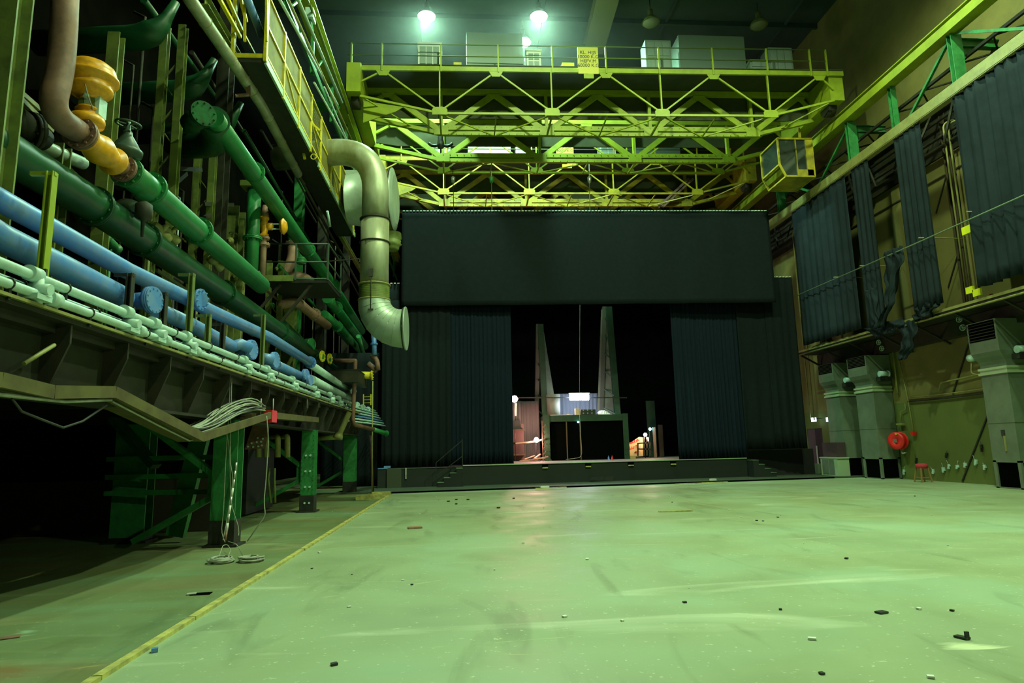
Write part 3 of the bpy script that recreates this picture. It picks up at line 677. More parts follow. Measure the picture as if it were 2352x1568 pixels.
# yellow markers and small things on the ledge
for k, (a, b, c_) in enumerate(((2210, 515, (2227, 541)), (2219, 656, (2233, 676)), (2235, 661, (2250, 682)))):
    p = P(a, c_[1], X=16.4); q = P(c_[0], b, X=16.4)
    o = MB().box((16.4, q.y, p.z), (16.47, p.y, q.z)).build('marker_plate', M['fluo']); tag(o, ['fluorescent yellow plate hanging high on the wall conduits beside the nearest curtain', 'fluorescent yellow plate on the ledge at the foot of the conduits, left one', 'fluorescent yellow plate on the ledge at the foot of the conduits, right one'][k], 'marker')
o = MB(); a = P(1870, 797, X=16.3); b = P(1899, 786, X=16.3); o.bar(a, b, .12, .07); o = o.build('tube_light', M['pale']); tag(o, 'pale unlit tube light fitting lying at the far end of the ledge', 'light fitting')
for k, (px, py) in enumerate(((1912, 781), (2275, 667))):
    q = P(px, py, X=16.35); o = MB().lathe((q.x, q.y, 5.82), (0,0,1), [(0,.07),(.08,.09),(.14,.05)], 12).build('alarm_lamp', M['red']); tag(o, ['small red lamp on the far end of the ledge', 'small red lamp on the ledge under the nearest black curtain'][k], 'lamp')

# conduits running up the wall between the curtains
for k, (px, zt_) in enumerate(((2165, 12.1), (2176, 12.0), (1820, 8.2), (1828, 8.0))):
    near = k < 2
    top = P(px, 282 if near else 530, X=17.2)
    yb = top.y; r_ = .032 if near else .03
    o = MB().tube(fillet([(17.6, yb-.35, top.z), (17.2, yb, top.z), (17.2, yb, 6.0 if near else 2.6)], .25), r_, 10).build('wall_conduit', M['conduit'])
    tag(o, ['taller olive conduit bending into the wall beside the nearest curtain', 'shorter olive conduit bending into the wall beside the nearest curtain', 'tall brown conduit at the far corner beside the valance, left one', 'tall brown conduit at the far corner beside the valance, right one'][k], 'conduit')
# black stripes: diagonal braces on the wall
for k, (a, b) in enumerate((((2227, 783), (2188, 905)), ((2268, 955), (2210, 1105)), ((2175, 398), (2150, 490)), ((2200, 585), (2178, 660)))):
    o = MB().bar(P(*a, X=17.5 if k > 1 else 17.67), P(*b, X=17.5 if k > 1 else 17.67), .03, .05).build('brace_rod', M['black_steel'])
    tag(o, ['thin dark diagonal rod on the wall left of the nearest duct, upper one', 'thin dark diagonal rod reaching the floor left of the nearest duct', 'thin dark diagonal rod on the upper olive panel near the top', 'thin dark diagonal rod on the upper olive panel above the ledge'][k], 'rod')
# dado pipes
for k, (dz, rr, mm) in enumerate(((3.05, .035, 'grime'), (3.2, .02, 'conduit'))):
    o = MB().tube([(17.62, 20.1, dz+.02), (17.62, 22.5, dz-.02), (17.62, 24.6, dz)], rr, 8).build('wall_pipe', M[mm]); tag(o, ['dark wall pipe along the top of the green paint, between the ducts', 'thin pale wall pipe just above the dark one between the ducts'][k], 'pipe')
o = MB().tube(fillet([(17.6, 20.2, 3.75), (17.55, 22.6, 3.6), (17.6, 22.8, 3.3)], .1), .03, 8).build('wall_pipe', M['conduit']); tag(o, 'short olive pipe on the wall left of the nearest duct, higher than the dado', 'pipe')
# wall valves with handwheels
for k, (px, py) in enumerate(((2203, 733), (2211, 752), (2018, 786), (2025, 800))):
    q = P(px, py, X=17.2)
    r = thing('wall_valve', ['pale handwheel valve under the ledge near the nearest duct, upper one', 'pale handwheel valve under the ledge near the nearest duct, lower one', 'pale handwheel valve under the ledge above the middle duct, upper one', 'pale handwheel valve under the ledge above the middle duct, lower one'][k], 'valve', q)
    h = MB(); h.torus(q, (1, .3, 0), .1, .014, 16, 6)
    for t in range(3): 
        an = t*math.pi/3; h.bar(q+V((0, math.cos(an)*.1, math.sin(an)*.1)), q-V((0, math.cos(an)*.1, math.sin(an)*.1)), .014)
    h.build('handwheel', M['pale'], r); MB().tube([q, q+V((.42, 0, 0))], .03, 8).build('valve_body', M['pale'], r)
    if k % 2: 
        o = MB().tube(fillet([(q.x+.4, q.y-.1, q.z), (q.x+.4, q.y-.1, 3.75 if k == 1 else 3.4)], .1), .035, 8).build('drop_pipe', M['conduit']); tag(o, ['', 'olive pipe dropping from the wall valves beside the nearest duct', '', 'olive pipe dropping from the wall valves beside the middle duct'][k], 'pipe')

# heater ducts ---------------------------------------------------------
def duct(x0, y0, y1, label, zt=5.2, side='near', gad=True, leg=.9, crate=False):
    """free standing sheet metal duct; louvre and flange face the hall (-X)"""
    r = thing('air_duct', label, 'duct', ((x0+XW)/2, (y0+y1)/2, 0), 'grey floor standing ducts on the right wall')
    g = M['duct_grey']; xb = XW-.03
    o_ = .02
    MB().box((x0, y0, leg), (xb, y1, 3.55)).box((x0-.012, y0-.012, 2.02), (xb, y1+.012, 2.05)).build('shaft', g, r)
    MB().box((x0-.05, y0-.05, 3.55), (xb, y1+.05, 3.62)).box((x0-.05, y0-.05, 3.70), (xb, y1+.05, 3.77)).box((x0-.01, y0-.01, 3.62), (xb, y1+.01, 3.70)).build('flange_band', M['duct_trim'], r)
    # hood: swells out above the band
    h = MB(); prof = [(0.0, 3.77), (.02, 3.86), (-.03, 3.98), (-.12, 4.1), (-.20, 4.25), (-.22, 4.5), (-.22, zt)]
    for i in range(len(prof)-1):
        (a, za), (b, zb_) = prof[i], prof[i+1]
        vs = [(x0+a, y0+min(a,0)*.3, za), (x0+a, y1-min(a,0)*.3, za), (xb, y1-min(a,0)*.3, za), (xb, y0+min(a,0)*.3, za), (x0+b, y0+min(b,0)*.3, zb_), (x0+b, y1-min(b,0)*.3, zb_), (xb, y1-min(b,0)*.3, zb_), (xb, y0+min(b,0)*.3, zb_)]
        h.add(vs, [(0,1,5,4),(1,2,6,5),(2,3,7,6),(3,0,4,7)], False)
    h.add([(x0-.22, y0-.07, zt), (x0-.22, y1+.07, zt), (xb, y1+.07, zt), (xb, y0-.07, zt)], [(0,1,2,3)])
    hood = h.build('hood', g, r)
    MB().box((x0-.225, y0, 4.62), (x0-.205, y1, zt-.02)).build('grille_opening', M['black'], hood)
    lv = MB()
    for k in range(6): 
        z = 4.66+k*(zt-4.72)/5.5; lv.box((x0-.26, y0, z), (x0-.20, y1, z+.02))
    lv.build('louvre', M['grime'], hood)
    # front bump with a motor on the side facing the camera
    if gad:
        MB().box(((x0+xb)/2-.25, y0-.32, 3.95), ((x0+xb)/2+.25, y0-.04, 4.12)).build('motor_shelf', M['black_steel'], r)
        MB().cyl(((x0+xb)/2-.2, y0-.2, 4.24), ((x0+xb)/2+.15, y0-.2, 4.24), .12, 16).cyl(((x0+xb)/2+.15, y0-.2, 4.24), ((x0+xb)/2+.2, y0-.2, 4.24), .15, 16).build('fan_motor', M['pale'], r)
    # feet and dark inlet openings
    L = MB()
    for x in (x0, xb-.08):
        for y in (y0, y1-.12): L.box((x, y, 0), (x+.08, y+.12, leg))
    L.box((x0, y0, leg-.06), (xb, y1, leg)); L.box((x0, y0, 0), (xb, y1, .04))
    L.build('foot_frame', g, r)
    MB().box((x0+.05, y0+.05, .045), (xb-.02, y1-.05, leg-.065)).build('inlet_opening', M['black'], r)
    return r
d1 = duct(16.8, 18.78, 19.82, 'large grey green duct at the right edge of the photo, nearest the camera', 5.25, leg=.86)
MB().box((16.77, 19.2, 1.62), (16.8, 19.32, 1.8)).build('switch', M['black_steel'], d1); MB().box((16.77, 19.2, 1.15), (16.8, 19.25, 1.62)).build('conduit', M['conduit'], d1)
q = P(2232, 822, X=16.75)
MB().lathe(q, (0, 1, 0), [(-.12,.05),(-.1,.12),(.1,.12),(.12,.05)], 12).build('pump', M['pale'], d1)
MB().tube(fillet([q+V((0,.02,-.05)), q+V((0,.12,-.5)), q+V((.05,-.35,-.62))], .12), .02, 6).build('hose', M['conduit'], d1)
d2 = duct(16.85, 25.55, 26.75, 'grey green duct in the middle of the three, left of the red hose reel', 5.05, leg=.86)
d3 = duct(16.85, 28.0, 29.1, 'grey green duct farthest from the camera, next to the dark door', 5.05, leg=.86)
o = MB().box((16.3, 27.75, .05), (16.84, 29.1, .8)).box((16.28, 27.7, .8), (16.84, 29.15, .86)).build('floor_cabinet', M['duct_trim']); tag(o, 'pale green low cabinet at the foot of the farthest duct', 'cabinet')
MB().box((16.28, 28.0, .12), (16.3, 28.4, .76)).box((16.28, 28.45, .12), (16.3, 28.95, .76)).build('door', M['duct_grey'], o)
o = MB().box((16.45, 27.9, .87), (16.84, 29.1, 1.5)).build('dark_crate', mat('plum crate', (.06,.03,.04), .7)); tag(o, 'dark plum crate standing on the pale low cabinet by the farthest duct', 'crate')
# hose reel
q = P(2060, 1012, X=17.25); q = V((17.25, q.y, q.z))
r = thing('hose_reel', 'round red fire hose reel on the green wall', 'hose reel', (q.x, q.y, q.z-.4))
ax = V((-1, -.35, 0)).normalized()
MB().lathe(q+ax*.02, ax, [(0,.34),(.02,.35),(.05,.34),(.055,.12),(.02,.1)], 32).lathe(q-ax*.22, ax, [(0,.34),(.03,.35),(.04,.33)], 32).build('drum', M['red'], r)
MB().cyl(q-ax*.2, q, .28, 28).build('hose', M['red'], r)
MB().box((q.x-.10, q.y-.10, q.z-.07), (q.x-.05, q.y+.06, q.z+.07)).build('hub_plate', M['steel'], r)
MB().box((q.x-.09, q.y-.16, q.z+.24), (q.x-.06, q.y-.05, q.z+.31)).build('sticker', M['yellow'], r)
MB().bar(q-ax*.2, (17.68, q.y, q.z), .08).build('wall_bracket', M['steel'], r)
MB().tube([q+V((.12,-.05,-.42)), q+V((.1,-.1,-.5)), q+V((.2,-.2,-.47))], .03, 8).build('nozzle', M['steel'], r)
o = MB().tube(fillet([(17.6, q.y-.2, 4.9), (17.6, q.y-.45, 3.2), (17.6, q.y-.55, 1.85)], .2), .022, 8).build('feed_pipe', M['conduit']); tag(o, 'thin pipe coming down the wall to the small red call point', 'pipe')
o = MB().box((17.52, q.y-.62, 1.72), (17.66, q.y-.48, 1.86)).build('call_point', M['red']); tag(o, 'small red call point on the wall right of the hose reel', 'call point')
o = MB().tube(fillet([(17.6, q.y+.1, 2.3), (17.6, q.y+.1, 2.65), (17.6, q.y-.25, 2.75), (17.6, q.y-.25, 3.0)], .05), .02, 8).box((17.5, q.y-.05, 2.15), (17.62, q.y+.3, 2.22)).build('hose_valve', M['conduit']); tag(o, 'bent thin pipe and shutoff above the hose reel', 'pipe')
# stool
q = P(2121, 1107, Z=0)
r = thing('stool', 'small round stool with dark red seat by the green wall', 'stool', (q.x, q.y, 0))
MB().lathe((q.x, q.y, .5), (0,0,1), [(0,.17),(.02,.2),(.10,.215),(.16,.19),(.18,.10)], 24).build('seat', M['red_cloth'], r)
for sx in (-1, 1):
    for sy in (-1, 1): MB().bar((q.x+sx*.2, q.y+sy*.2, 0), (q.x+sx*.13, q.y+sy*.13, .52), .04).build('leg', mat('brown stool leg', (.28,.16,.05), .6), r)
g = MB()
for sx, sy, tx, ty in ((-1,-1,1,-1),(1,-1,1,1),(1,1,-1,1),(-1,1,-1,-1)): g.bar((q.x+sx*.175, q.y+sy*.175, .18), (q.x+tx*.175, q.y+ty*.175, .18), .025)
g.build('stretcher', mat('brown stool leg', (.28,.16,.05), .6), r)
# exit signs over the door
for k, (px, py) in enumerate(((1872, 963), (1902, 963))):
    q = P(px, py, X=17.3 if k == 0 else 17.2)
    o = MB().box((q.x, q.y-.02, q.z-.1), (q.x+.06, q.y+.36 if k == 0 else q.y+.18, q.z+.1)).build('exit_sign', M['sign_on']); tag(o, ['glowing bluish white exit sign above the dark door, left one', 'smaller glowing exit sign above the dark door, right one'][k], 'sign')
    MB().box((q.x+.06, q.y, q.z+.02), (q.x+.1, q.y+.16, q.z+.08)).bar((q.x+.08, q.y+.08, q.z+.05), (17.68, q.y+.08, q.z+.05), .03).build('bracket', M['black_steel'], o)
# bits of junk low on the green wall
rr = random.Random(4)
for k, (px, py) in enumerate(((2176, 1068), (2195, 1070), (2163, 1075), (2213, 1066), (2237, 1058), (2258, 1070), (2140, 1080), (2073, 1080), (2170, 1042), (2101, 1055), (2251, 1025))):
    q = P(px, py, X=17.6); dark = k >= 8
    o = MB().box((17.63, q.y-.05*rr.uniform(.5,1.3), q.z-.09*rr.uniform(.5,1.3)), (17.69, q.y+.05*rr.uniform(.5,1.2), q.z+.06*rr.uniform(.4,1.2)), Matrix.Rotation(rr.uniform(-.3,.3), 3, 'X')).box((17.60, q.y-.02, q.z-.16*rr.uniform(.6,1.2)), (17.67, q.y+.02, q.z-.05)).cyl((17.66, q.y+.01, q.z), (17.66, q.y+rr.uniform(-.12,.12), q.z+rr.uniform(.1,.2)), .006, 5).build('wall_bracket' if dark else 'torn_sticker', M['black_steel'] if dark else M['pale'])
    lab = ['pale torn socket low on the green wall, just right of the stool', 'pale torn socket low on the green wall, second right of the stool', 'small pale fitting low on the wall right behind the stool', 'pale fitting low on the green wall, left of the diagonal rod', 'pale fitting low on the wall touching the diagonal rod', 'brightest pale fitting low on the wall beside the nearest duct', 'faint pale fitting low on the wall, immediately right of the stool seat', 'pale scrap low on the wall under the hose reel', 'dark bracket on the green wall above the row of pale fittings', 'dark bracket on the green wall left of the stool', 'dark bracket with cable on the wall left of the nearest duct'][k]
    tag(o, lab, 'wall fitting')
# ================================================================ left hand machinery
# deck and its edge girder on green columns
root = thing('machinery_deck', 'grimy riveted platform girder carrying the pipes along the left side', 'platform', (-7.5, 12, 2.3))
MB().box((XL+.02, -4, 2.86), (-4.15, 26.6, 2.98)).build('deck', M['grime'], root)
g = MB(); g.box((-4.32, -4, 2.22), (-4.28, 26.8, 2.95)).box((-4.45, -4, 2.18), (-4.12, 26.8, 2.22)).box((-4.45, -4, 2.95), (-3.98, 26.8, 3.0))
g.build('edge_girder', mat('grimy green brown girder', (.022,.024,.010), .7, 0, (.012,.011,.006), 2.2, .8, .15), root)
y = -3.5
while y < 26.6:
    MB().poly([(-4.28, y, 2.94), (-4.0, y, 2.94), (-4.0, y, 2.75), (-4.2, y, 2.24), (-4.28, y, 2.24)], .03, (0, 1, 0)).build('stiffener', M['grime'], root); y += 1.15
b_ = MB()
for y in range(-3, 27, 3): b_.box((XL+.1, y, 2.45), (-4.4, y+.12, 2.86))
b_.build('cross_beams', M['grime'], root)
MB().box((-4.02, -4, 3.0), (-3.94, 26.5, 3.03)).build('edge_strip', M['conduit'], root)
# shadowy machinery blocks on the deck, far back
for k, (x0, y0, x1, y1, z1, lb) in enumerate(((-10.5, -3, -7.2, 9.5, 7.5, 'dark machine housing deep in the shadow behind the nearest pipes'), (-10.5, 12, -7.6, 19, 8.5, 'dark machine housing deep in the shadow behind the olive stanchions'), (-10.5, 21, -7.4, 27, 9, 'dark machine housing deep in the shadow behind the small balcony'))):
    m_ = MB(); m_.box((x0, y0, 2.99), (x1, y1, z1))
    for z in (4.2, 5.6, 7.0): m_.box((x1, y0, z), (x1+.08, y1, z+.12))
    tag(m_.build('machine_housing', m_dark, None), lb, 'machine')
# columns
def green_col(x, y, w_, zt_, label, foot=.45, d=.34, brace=True, bolts=False):
    r = thing('green_column', label, 'column', (x, y, 0), 'green columns under the platform')
    c = MB(); c.ibeam((x, y, foot), (x, y, zt_), w_, d, .03, (0, 1, 0)); c.build('shaft', M['steel_green'], r)
    MB().box((x-w_/2-.01, y-.19, 0), (x+w_/2+.01, y+.17, foot)).box((x-w_/2-.08, y-.25, 0), (x+w_/2+.08, y+.25, .04)).build('black_base', M['black_steel'], r)
    if bolts:
        b = MB(); rnd = random.Random(3); z = foot-.2
        while z < zt_-.3:
            for dx in (-.05, .07): b.cyl((x+dx, y-.2, z), (x+dx, y-.17, z), .028, 8)
            z += .42
        b.build('bolt_heads', M['pale'], r)
        b = MB(); z = foot+.05
        while z < zt_:
            for dx in (-w_/2+.03, w_/2-.03): b.cyl((x+dx, y-.19, z), (x+dx, y-.17, z), .012, 6)
            z += .12
        b.build('rivets', M['steel_green'], r)
    if brace:
        MB().bar((x-.1, y, zt_*.42), (x-1.55, y, .12), .16, .1).build('lower_brace', M['steel_green'], r)
        MB().bar((x-.1, y, zt_*.52), (x-1.5, y, zt_), .16, .1).build('upper_brace', M['steel_green'], r)
        MB().box((x-.32, y-.05, zt_*.36), (x-w_/2, y+.05, zt_*.62)).build('gusset_plate', M['steel_green'], r)
    return r
green_col(-4.24, 12.25, .42, 2.2, 'green column nearest the camera, with hanging cables in front')
green_col(-4.24, 18.5, .36, 2.2, 'green riveted column with pale bolt heads, second from the camera', bolts=True)
green_col(-4.4, 26.0, .46, 2.2, 'green column nearest the stage, at the far end of the platform')
green_col(-6.3, 13.2, .62, 2.2, 'wide dim green column set back in the dark at the left', brace=False, foot=.1)
o = MB().bar((-5.35, 12.9, .12), (-4.95, 12.9, 2.2), .32, .16).build('leaning_strut', M['steel_green']); tag(o, 'slanting green strut between the two nearest columns under the platform', 'strut')
o = MB()
for z in (1.55, 1.22, .93): o.bar((-6.65, 12.85, z), (-4.4, 12.5, z), .05, .09)
o = o.build('cross_rails', M['steel_green']); tag(o, 'three horizontal green rails joining the two nearest columns under the platform', 'rails')
o = MB().bar((-6.6, 12.9, 2.3), (-5.7, 12.7, 1.4), .25, .1).build('knee_brace', M['pipe_dark']); tag(o, 'dark slanting green plate above the rails under the platform', 'brace')
# machines in the dark under the platform
for k, (px, w_) in enumerate(((594, 10), (612, 12), (638, 14), (660, 14))):
    a = P(px, 1006, Y=17.0); b = P(px, 1050, Y=17.0)
    o = MB().tube(fillet([(a.x-.3, 17.4, a.z+.05), (a.x, 17.0, a.z+.05), (b.x, 17.0, b.z)], .1), .07, 10).build('pipe_stub', M['conduit'])
    tag(o, ['dim olive pipe stub in the dark under the platform, leftmost of four', 'dim olive pipe stub in the dark under the platform, second of four', 'olive pipe stub in the dark under the platform, third of four', 'olive pipe stub in the dark under the platform, nearest the riveted column'][k], 'pipe')
for k, px in enumerate((620, 632)):
    o = MB().tube([P(px-1, 1075, Y=17.3), P(px+(2 if k else 0)-4, 1100, Y=17.3), P(px+(0 if k else 2), 1155, Y=17.3)], .03, 8).build('bent_pipe', M['olive']); tag(o, ['thin bent olive pipe near the floor under the platform, left one', 'thin bent olive pipe near the floor under the platform, right one'][k], 'pipe')
o = MB().box((-8.5, 17.6, .05), (-5.6, 20, 1.75)).cyl((-7, 17.5, 1.2), (-7, 17.6, 1.2), .3, 20).build('pump_housing', M['black_steel']); tag(o, 'black machine in the dark between the green columns under the platform', 'machine')
q = P(590, 1020, Y=16.2)
r = thing('perforated_plate', 'rusty red plate with pale holes hanging under the platform', 'plate', q)
MB().poly([(q.x-.28, 16.2, q.z-.12), (q.x+.2, 16.2, q.z-.1), (q.x+.36, 16.2, 2.86), (q.x+.05, 16.2, 2.86)], .03, (0,1,0)).build('plate', M['rust'], r)
b = MB()
for dx, dz in ((-.2,-.05),(-.08,-.06),(.04,-.05),(.12,-.03),(-.12,.03),(0,.05),(.1,.06),(.14,.13),(.02,.15)): b.cyl((q.x+dx, 16.17, q.z+dz), (q.x+dx, 16.2, q.z+dz), .022, 8)
b.build('bolt_heads', M['pale'], r)
o = MB().box((-10.6, 14.6, 0.02), (-5.3, 14.75, 1.1)).build('low_partition', mat('dim brown board', (.05,.04,.025), .8)); tag(o, 'dim brown board standing behind the rails under the platform', 'board')
# marking pole against the first column
r = thing('marking_pole', 'white and red striped pole leaning on the nearest green column', 'pole', (-4.1, 11.9, 0))
a = P(517, 1242, Y=11.85); b = P(543, 1062, Y=12.02)
n = 9
for k in range(n): MB().cyl(a.lerp(b, k/n), a.lerp(b, (k+1)/n), .022, 8).build('pole_band', M['rust'] if k == 0 else (M['white'] if k in (1,3,5) else M['steel']), r)
# cables hanging over the first column and coils on the floor
for k, (pts, rad) in enumerate((([(529,835),(527,930),(521,1010),(516,1100),(513,1180),(507,1225),(517,1245)], .007), ([(533,835),(530,960),(528,1060),(536,1100),(529,1140),(520,1200),(512,1240)], .007), ([(612,955),(617,1000),(611,1100),(606,1150),(609,1180),(605,1190),(568,1243)], .011), ([(500,965),(524,995),(528,1060),(529,1155),(550,1215),(548,1230)], .006))):
    Yc = 11.75 if k != 2 else 12.6
    pp = [P(x, y, Y=Yc if i < len(pts)-1 else Yc-.1) for i, (x, y) in enumerate(pts)]
    for p in pp: p.z = max(p.z, .02)
    o = MB().tube(fillet(pp, .3, 4), rad, 6).build('hanging_cable', M['cable_w'])
    tag(o, ['thin pale cable hanging down the left side of the nearest green column', 'thin pale cable hanging down the middle of the nearest green column', 'thicker pale cable looping down to the floor right of the nearest green column', 'short stray cable dangling beside the nearest green column'][k], 'cable')
for k, (px, py) in enumerate(((507, 1287), (575, 1284))):
    q = P(px, py, Z=.03); mb = MB(); rnd = random.Random(k)
    for i in range(9): mb.torus(q+V((rnd.uniform(-.05,.05), rnd.uniform(-.04,.04), rnd.uniform(-.02,.05))), (rnd.uniform(-.08,.08), rnd.uniform(-.08,.08), 1), rnd.uniform(.10,.17), .012, 20, 6)
    o = mb.build('cable_coil', M['cable_w']); tag(o, ['coil of pale cable on the floor in front of the nearest green column, left one', 'coil of pale cable on the floor in front of the nearest green column, right one'][k], 'cable coil')
o = MB().tube(fillet([P(500,1285,Z=.03), P(512,1252,Y=11.0), P(522,1250,Y=11.1), P(530,1262,Y=10.9), P(522,1284,Z=.03)], .15), .006, 6).build('loose_cable', M['cable_w']); tag(o, 'thin cable loop rising from the left coil on the floor', 'cable')
o = MB().tube(fillet([P(524,1243,Y=11.5), P(545,1250,Z=.2), P(557,1275,Z=.02)], .15), .006, 6).build('loose_cable', M['cable_w']); tag(o, 'thin cable running from the pole foot to the right coil', 'cable')

# cable tray with its cable bundle
r = thing('cable_tray', 'sagging wooden cable tray heaped with grey cables under the platform edge', 'cable tray', (-3.9, 10, 1.8))
T = [P(-60, 868, X=-3.95), P(0, 872, X=-3.95), P(120, 900, X=-3.95), P(262, 900, X=-3.95), P(465, 1004, X=-3.9), P(622, 953, X=-3.9), P(730, 964, X=-3.9)]
mb = MB()
for a, b in zip(T[:-1], T[1:]):
    mb.bar(a, b, .05, .13); mb.bar(a+V((-.18,0,-.05)), b+V((-.18,0,-.05)), .36, .02); mb.bar(a+V((-.36,0,0)), b+V((-.36,0,0)), .03, .1)
mb.build('tray', mat('tray wood', (.12,.105,.03), .6, 0, (.06,.04,.015), 3, .7), r)
rnd = random.Random(9)
for k in range(26):
    dx = rnd.uniform(-.32, -.03); dz = rnd.uniform(.03, .12); bulge = rnd.uniform(.05, .30)
    pts = [T[3].lerp(T[4], .55)+V((dx, 0, dz*.6)), T[4]+V((dx, -.25, dz*.9)), T[4]+V((dx+rnd.uniform(-.06,.06), .5, dz+.05+bulge*.3)), T[4].lerp(T[5], .45)+V((dx+rnd.uniform(-.1,.1), 0, dz+.1+bulge*.7)), T[4].lerp(T[5], .75)+V((dx*.6, 0, dz+.05+bulge)), T[5]+V((-.1+rnd.uniform(-.08,.02), -.1, .12+rnd.uniform(-.04,.06)))]
    MB().tube(fillet(pts, .7, 3), rnd.choice((.008,.011,.015)), 6).build('cable', M['cable_w'] if k % 4 else M['cable_b'], r)
MB().box(tuple(T[5]+V((-.12,-.05,-.14))), tuple(T[5]+V((.04,.3,.1)))).build('red_clamp', M['red'], r)
for px, py0 in ((628, 915), (733, 900), (706, 900), (600, 915)):
    a = P(px, py0, X=-4.0); b = V((a.x, a.y, a.z-.42)); MB().cyl(b, a, .012, 6).build('hanger_rod', M['cable_w'], r)
o = MB().tube([P(27,915,X=-4.0), P(50,945,X=-4.0), P(100,965,X=-4.0), P(145,982,X=-4.0), P(190,967,X=-4.0), P(245,930,X=-4.0)], .012, 6).build('sagging_cable', M['cable_b']); tag(o, 'dark cable sagging in a loop below the tray at the far left', 'cable')
o = MB().tube([P(55,835,X=-4.05), P(125,792,X=-4.05)], .02, 6).build('loose_pipe', M['conduit']); tag(o, 'thin tilted pipe under the platform edge at the far left', 'pipe')
o = MB().tube([P(-20,904,X=-4.0), P(150,922,X=-4.0), P(255,918,X=-4.0)], .02, 6).build('under_cable', M['cable_w']); tag(o, 'pale cable running just below the tray at the far left', 'cable')
o = MB().tube([P(258,922,X=-4.0), P(360,975,X=-4.0), P(435,1012,X=-4.0), P(455,1005,X=-4.0)], .012, 6).build('under_cable', M['cable_w']); tag(o, 'thin pale cable slanting down below the tray in front of the set back column', 'cable')
o = MB().tube([P(0,850,X=-4.5), P(110,862,X=-4.5), P(215,885,X=-4.5)], .06, 10).build('brown_pipe', M['rust']); tag(o, 'brown pipe lying above the tray at the far left under the platform', 'pipe')
r = thing('light_row', 'row of small dim square fittings under the platform at the left', 'fittings', P(220, 860, X=-5.5))
for px in (168, 216, 254, 286, 364, 413, 458):
    q = P(px, 858 if px < 300 else 890, X=-5.5); MB().box(tuple(q+V((0,-.1,-.08))), tuple(q+V((.04,.12,.1)))).build('fitting', M['olive'], r)

# ---- pipes ---------------------------------------------------------
def pipe(name, pts, r_, m_, label, flanges=(), fr=1.45, cap=False, extra=None, ends=True):
    """pts: hall points; flanges: (segment parameter point, axis)"""
    root = thing(name, label, 'pipe', sum((V(p) for p in pts), V())/len(pts))
    MB().tube(pts, r_, 18).build('pipe_body', M[m_], root)
    if cap: 
        d = (V(pts[-1])-V(pts[-2])).normalized(); MB().lathe(V(pts[-1]), d, [(0, r_), (r_*.3, r_*.95), (r_*.6, r_*.75), (r_*.8, r_*.4), (r_*.85, .01)], 18).build('end_cap', M[m_], root)
    for c, ax in flanges: MB().flange(c, ax, r_*fr, .035, 10).build('flange', M[m_], root)
    return root
YA = (0, 1, 0)
# pale twin pipes along the edge
jt = random.Random(2)
for k, (dz, x_, rr) in enumerate(((3.30, -4.0, .048), (3.13, -3.97, .045), (3.22, -4.12, .035))):
    y1 = (24.4, 22.5, 18.0)[k]
    r = pipe('edge_pipe', [(x_, -3, dz), (x_, 9.0, dz-.02), (x_, y1, dz-.02)], rr, 'pale', ['upper thick pale pipe running along the very edge of the platform', 'lower pale pipe running along the very edge of the platform', 'thinnest pale pipe half hidden behind the two edge pipes'][k])
    y = 4.2+k*.4
    while y < y1:
        cl = MB(); cl.torus((x_, y, dz-.01), (0,1,0), rr+.006, .008, 14, 6); cl.box((x_-.02, y-.015, dz-.16), (x_+.02, y+.015, dz-rr)); cl.build('clamp', M['black_steel'], r); y += 1.25
for k, y in enumerate((6.2, 7.9, 8.6, 9.6, 12.1, 13.5, 15.5, 17.8, 19.9, 21.3)):
    r = thing('pipe_fitting', ['pale pipe tee below the nearest hanger on the platform edge', 'pale boxed coupling on the edge pipes, second from the left', 'pale tee on the edge pipes just before the first blue blind flange', 'pale round coupling on the edge pipes beside the first blue blind flange', 'pale coupling on the edge pipes below the second blue flange', 'pale coupling on the edge pipes between the second blue flange and the post', 'pale coupling on the edge pipes above the slack cables', 'pale coupling on the edge pipes left of the grey sign box', 'pale coupling on the edge pipes below the grey sign box', 'pale coupling on the edge pipes nearest the brown standpipe'][k], 'pipe fitting', (-4, y, 3.1), 'fittings on the platform edge pipes')
    m_ = MB(); m_.box((-4.06, y-.10, 3.05), (-3.88, y+.12, 3.10)).cyl((-4.0, y-.07, 3.30), (-4.0, y+.07, 3.30), .075, 14).cyl((-3.97, y+.2, 3.12), (-3.97, y+.34, 3.12), .075, 14).cyl((-4.05, y+.05, 3.18), (-3.86, y+.05, 3.16), .055, 10)
    if k % 3 == 0: m_.cyl((-3.98, y+.05, 3.03), (-3.98, y+.05, 3.30), .05, 12)
    m_.build('coupling', M['pale'], r); MB().bar((-4.02, y+.18, 2.97), (-4.02, y+.18, 3.40), .05, .03).build('bracket', M['grime'], r)
r = thing('edge_manifold', 'cluster of pale branch pipes beyond the brown standpipe, at the far end of the edge', 'manifold', (-4, 26.5, 3.2))
for k in range(7):
    z = 3.35-k*.11; MB().tube([(-4.1-.03*k, 23.5, z), (-4.0+.05*k, 26.5, z-.02), (-3.8+.07*k, 28.6, z-.05)], .035, 8).build('branch_pipe', M['blue'] if k == 4 else M['pale'], r)
for y in (24.6, 26.0, 27.4): MB().flange((-3.95, y, 3.3), YA, .11, .03, 6).build('coupling', M['pale'], r)
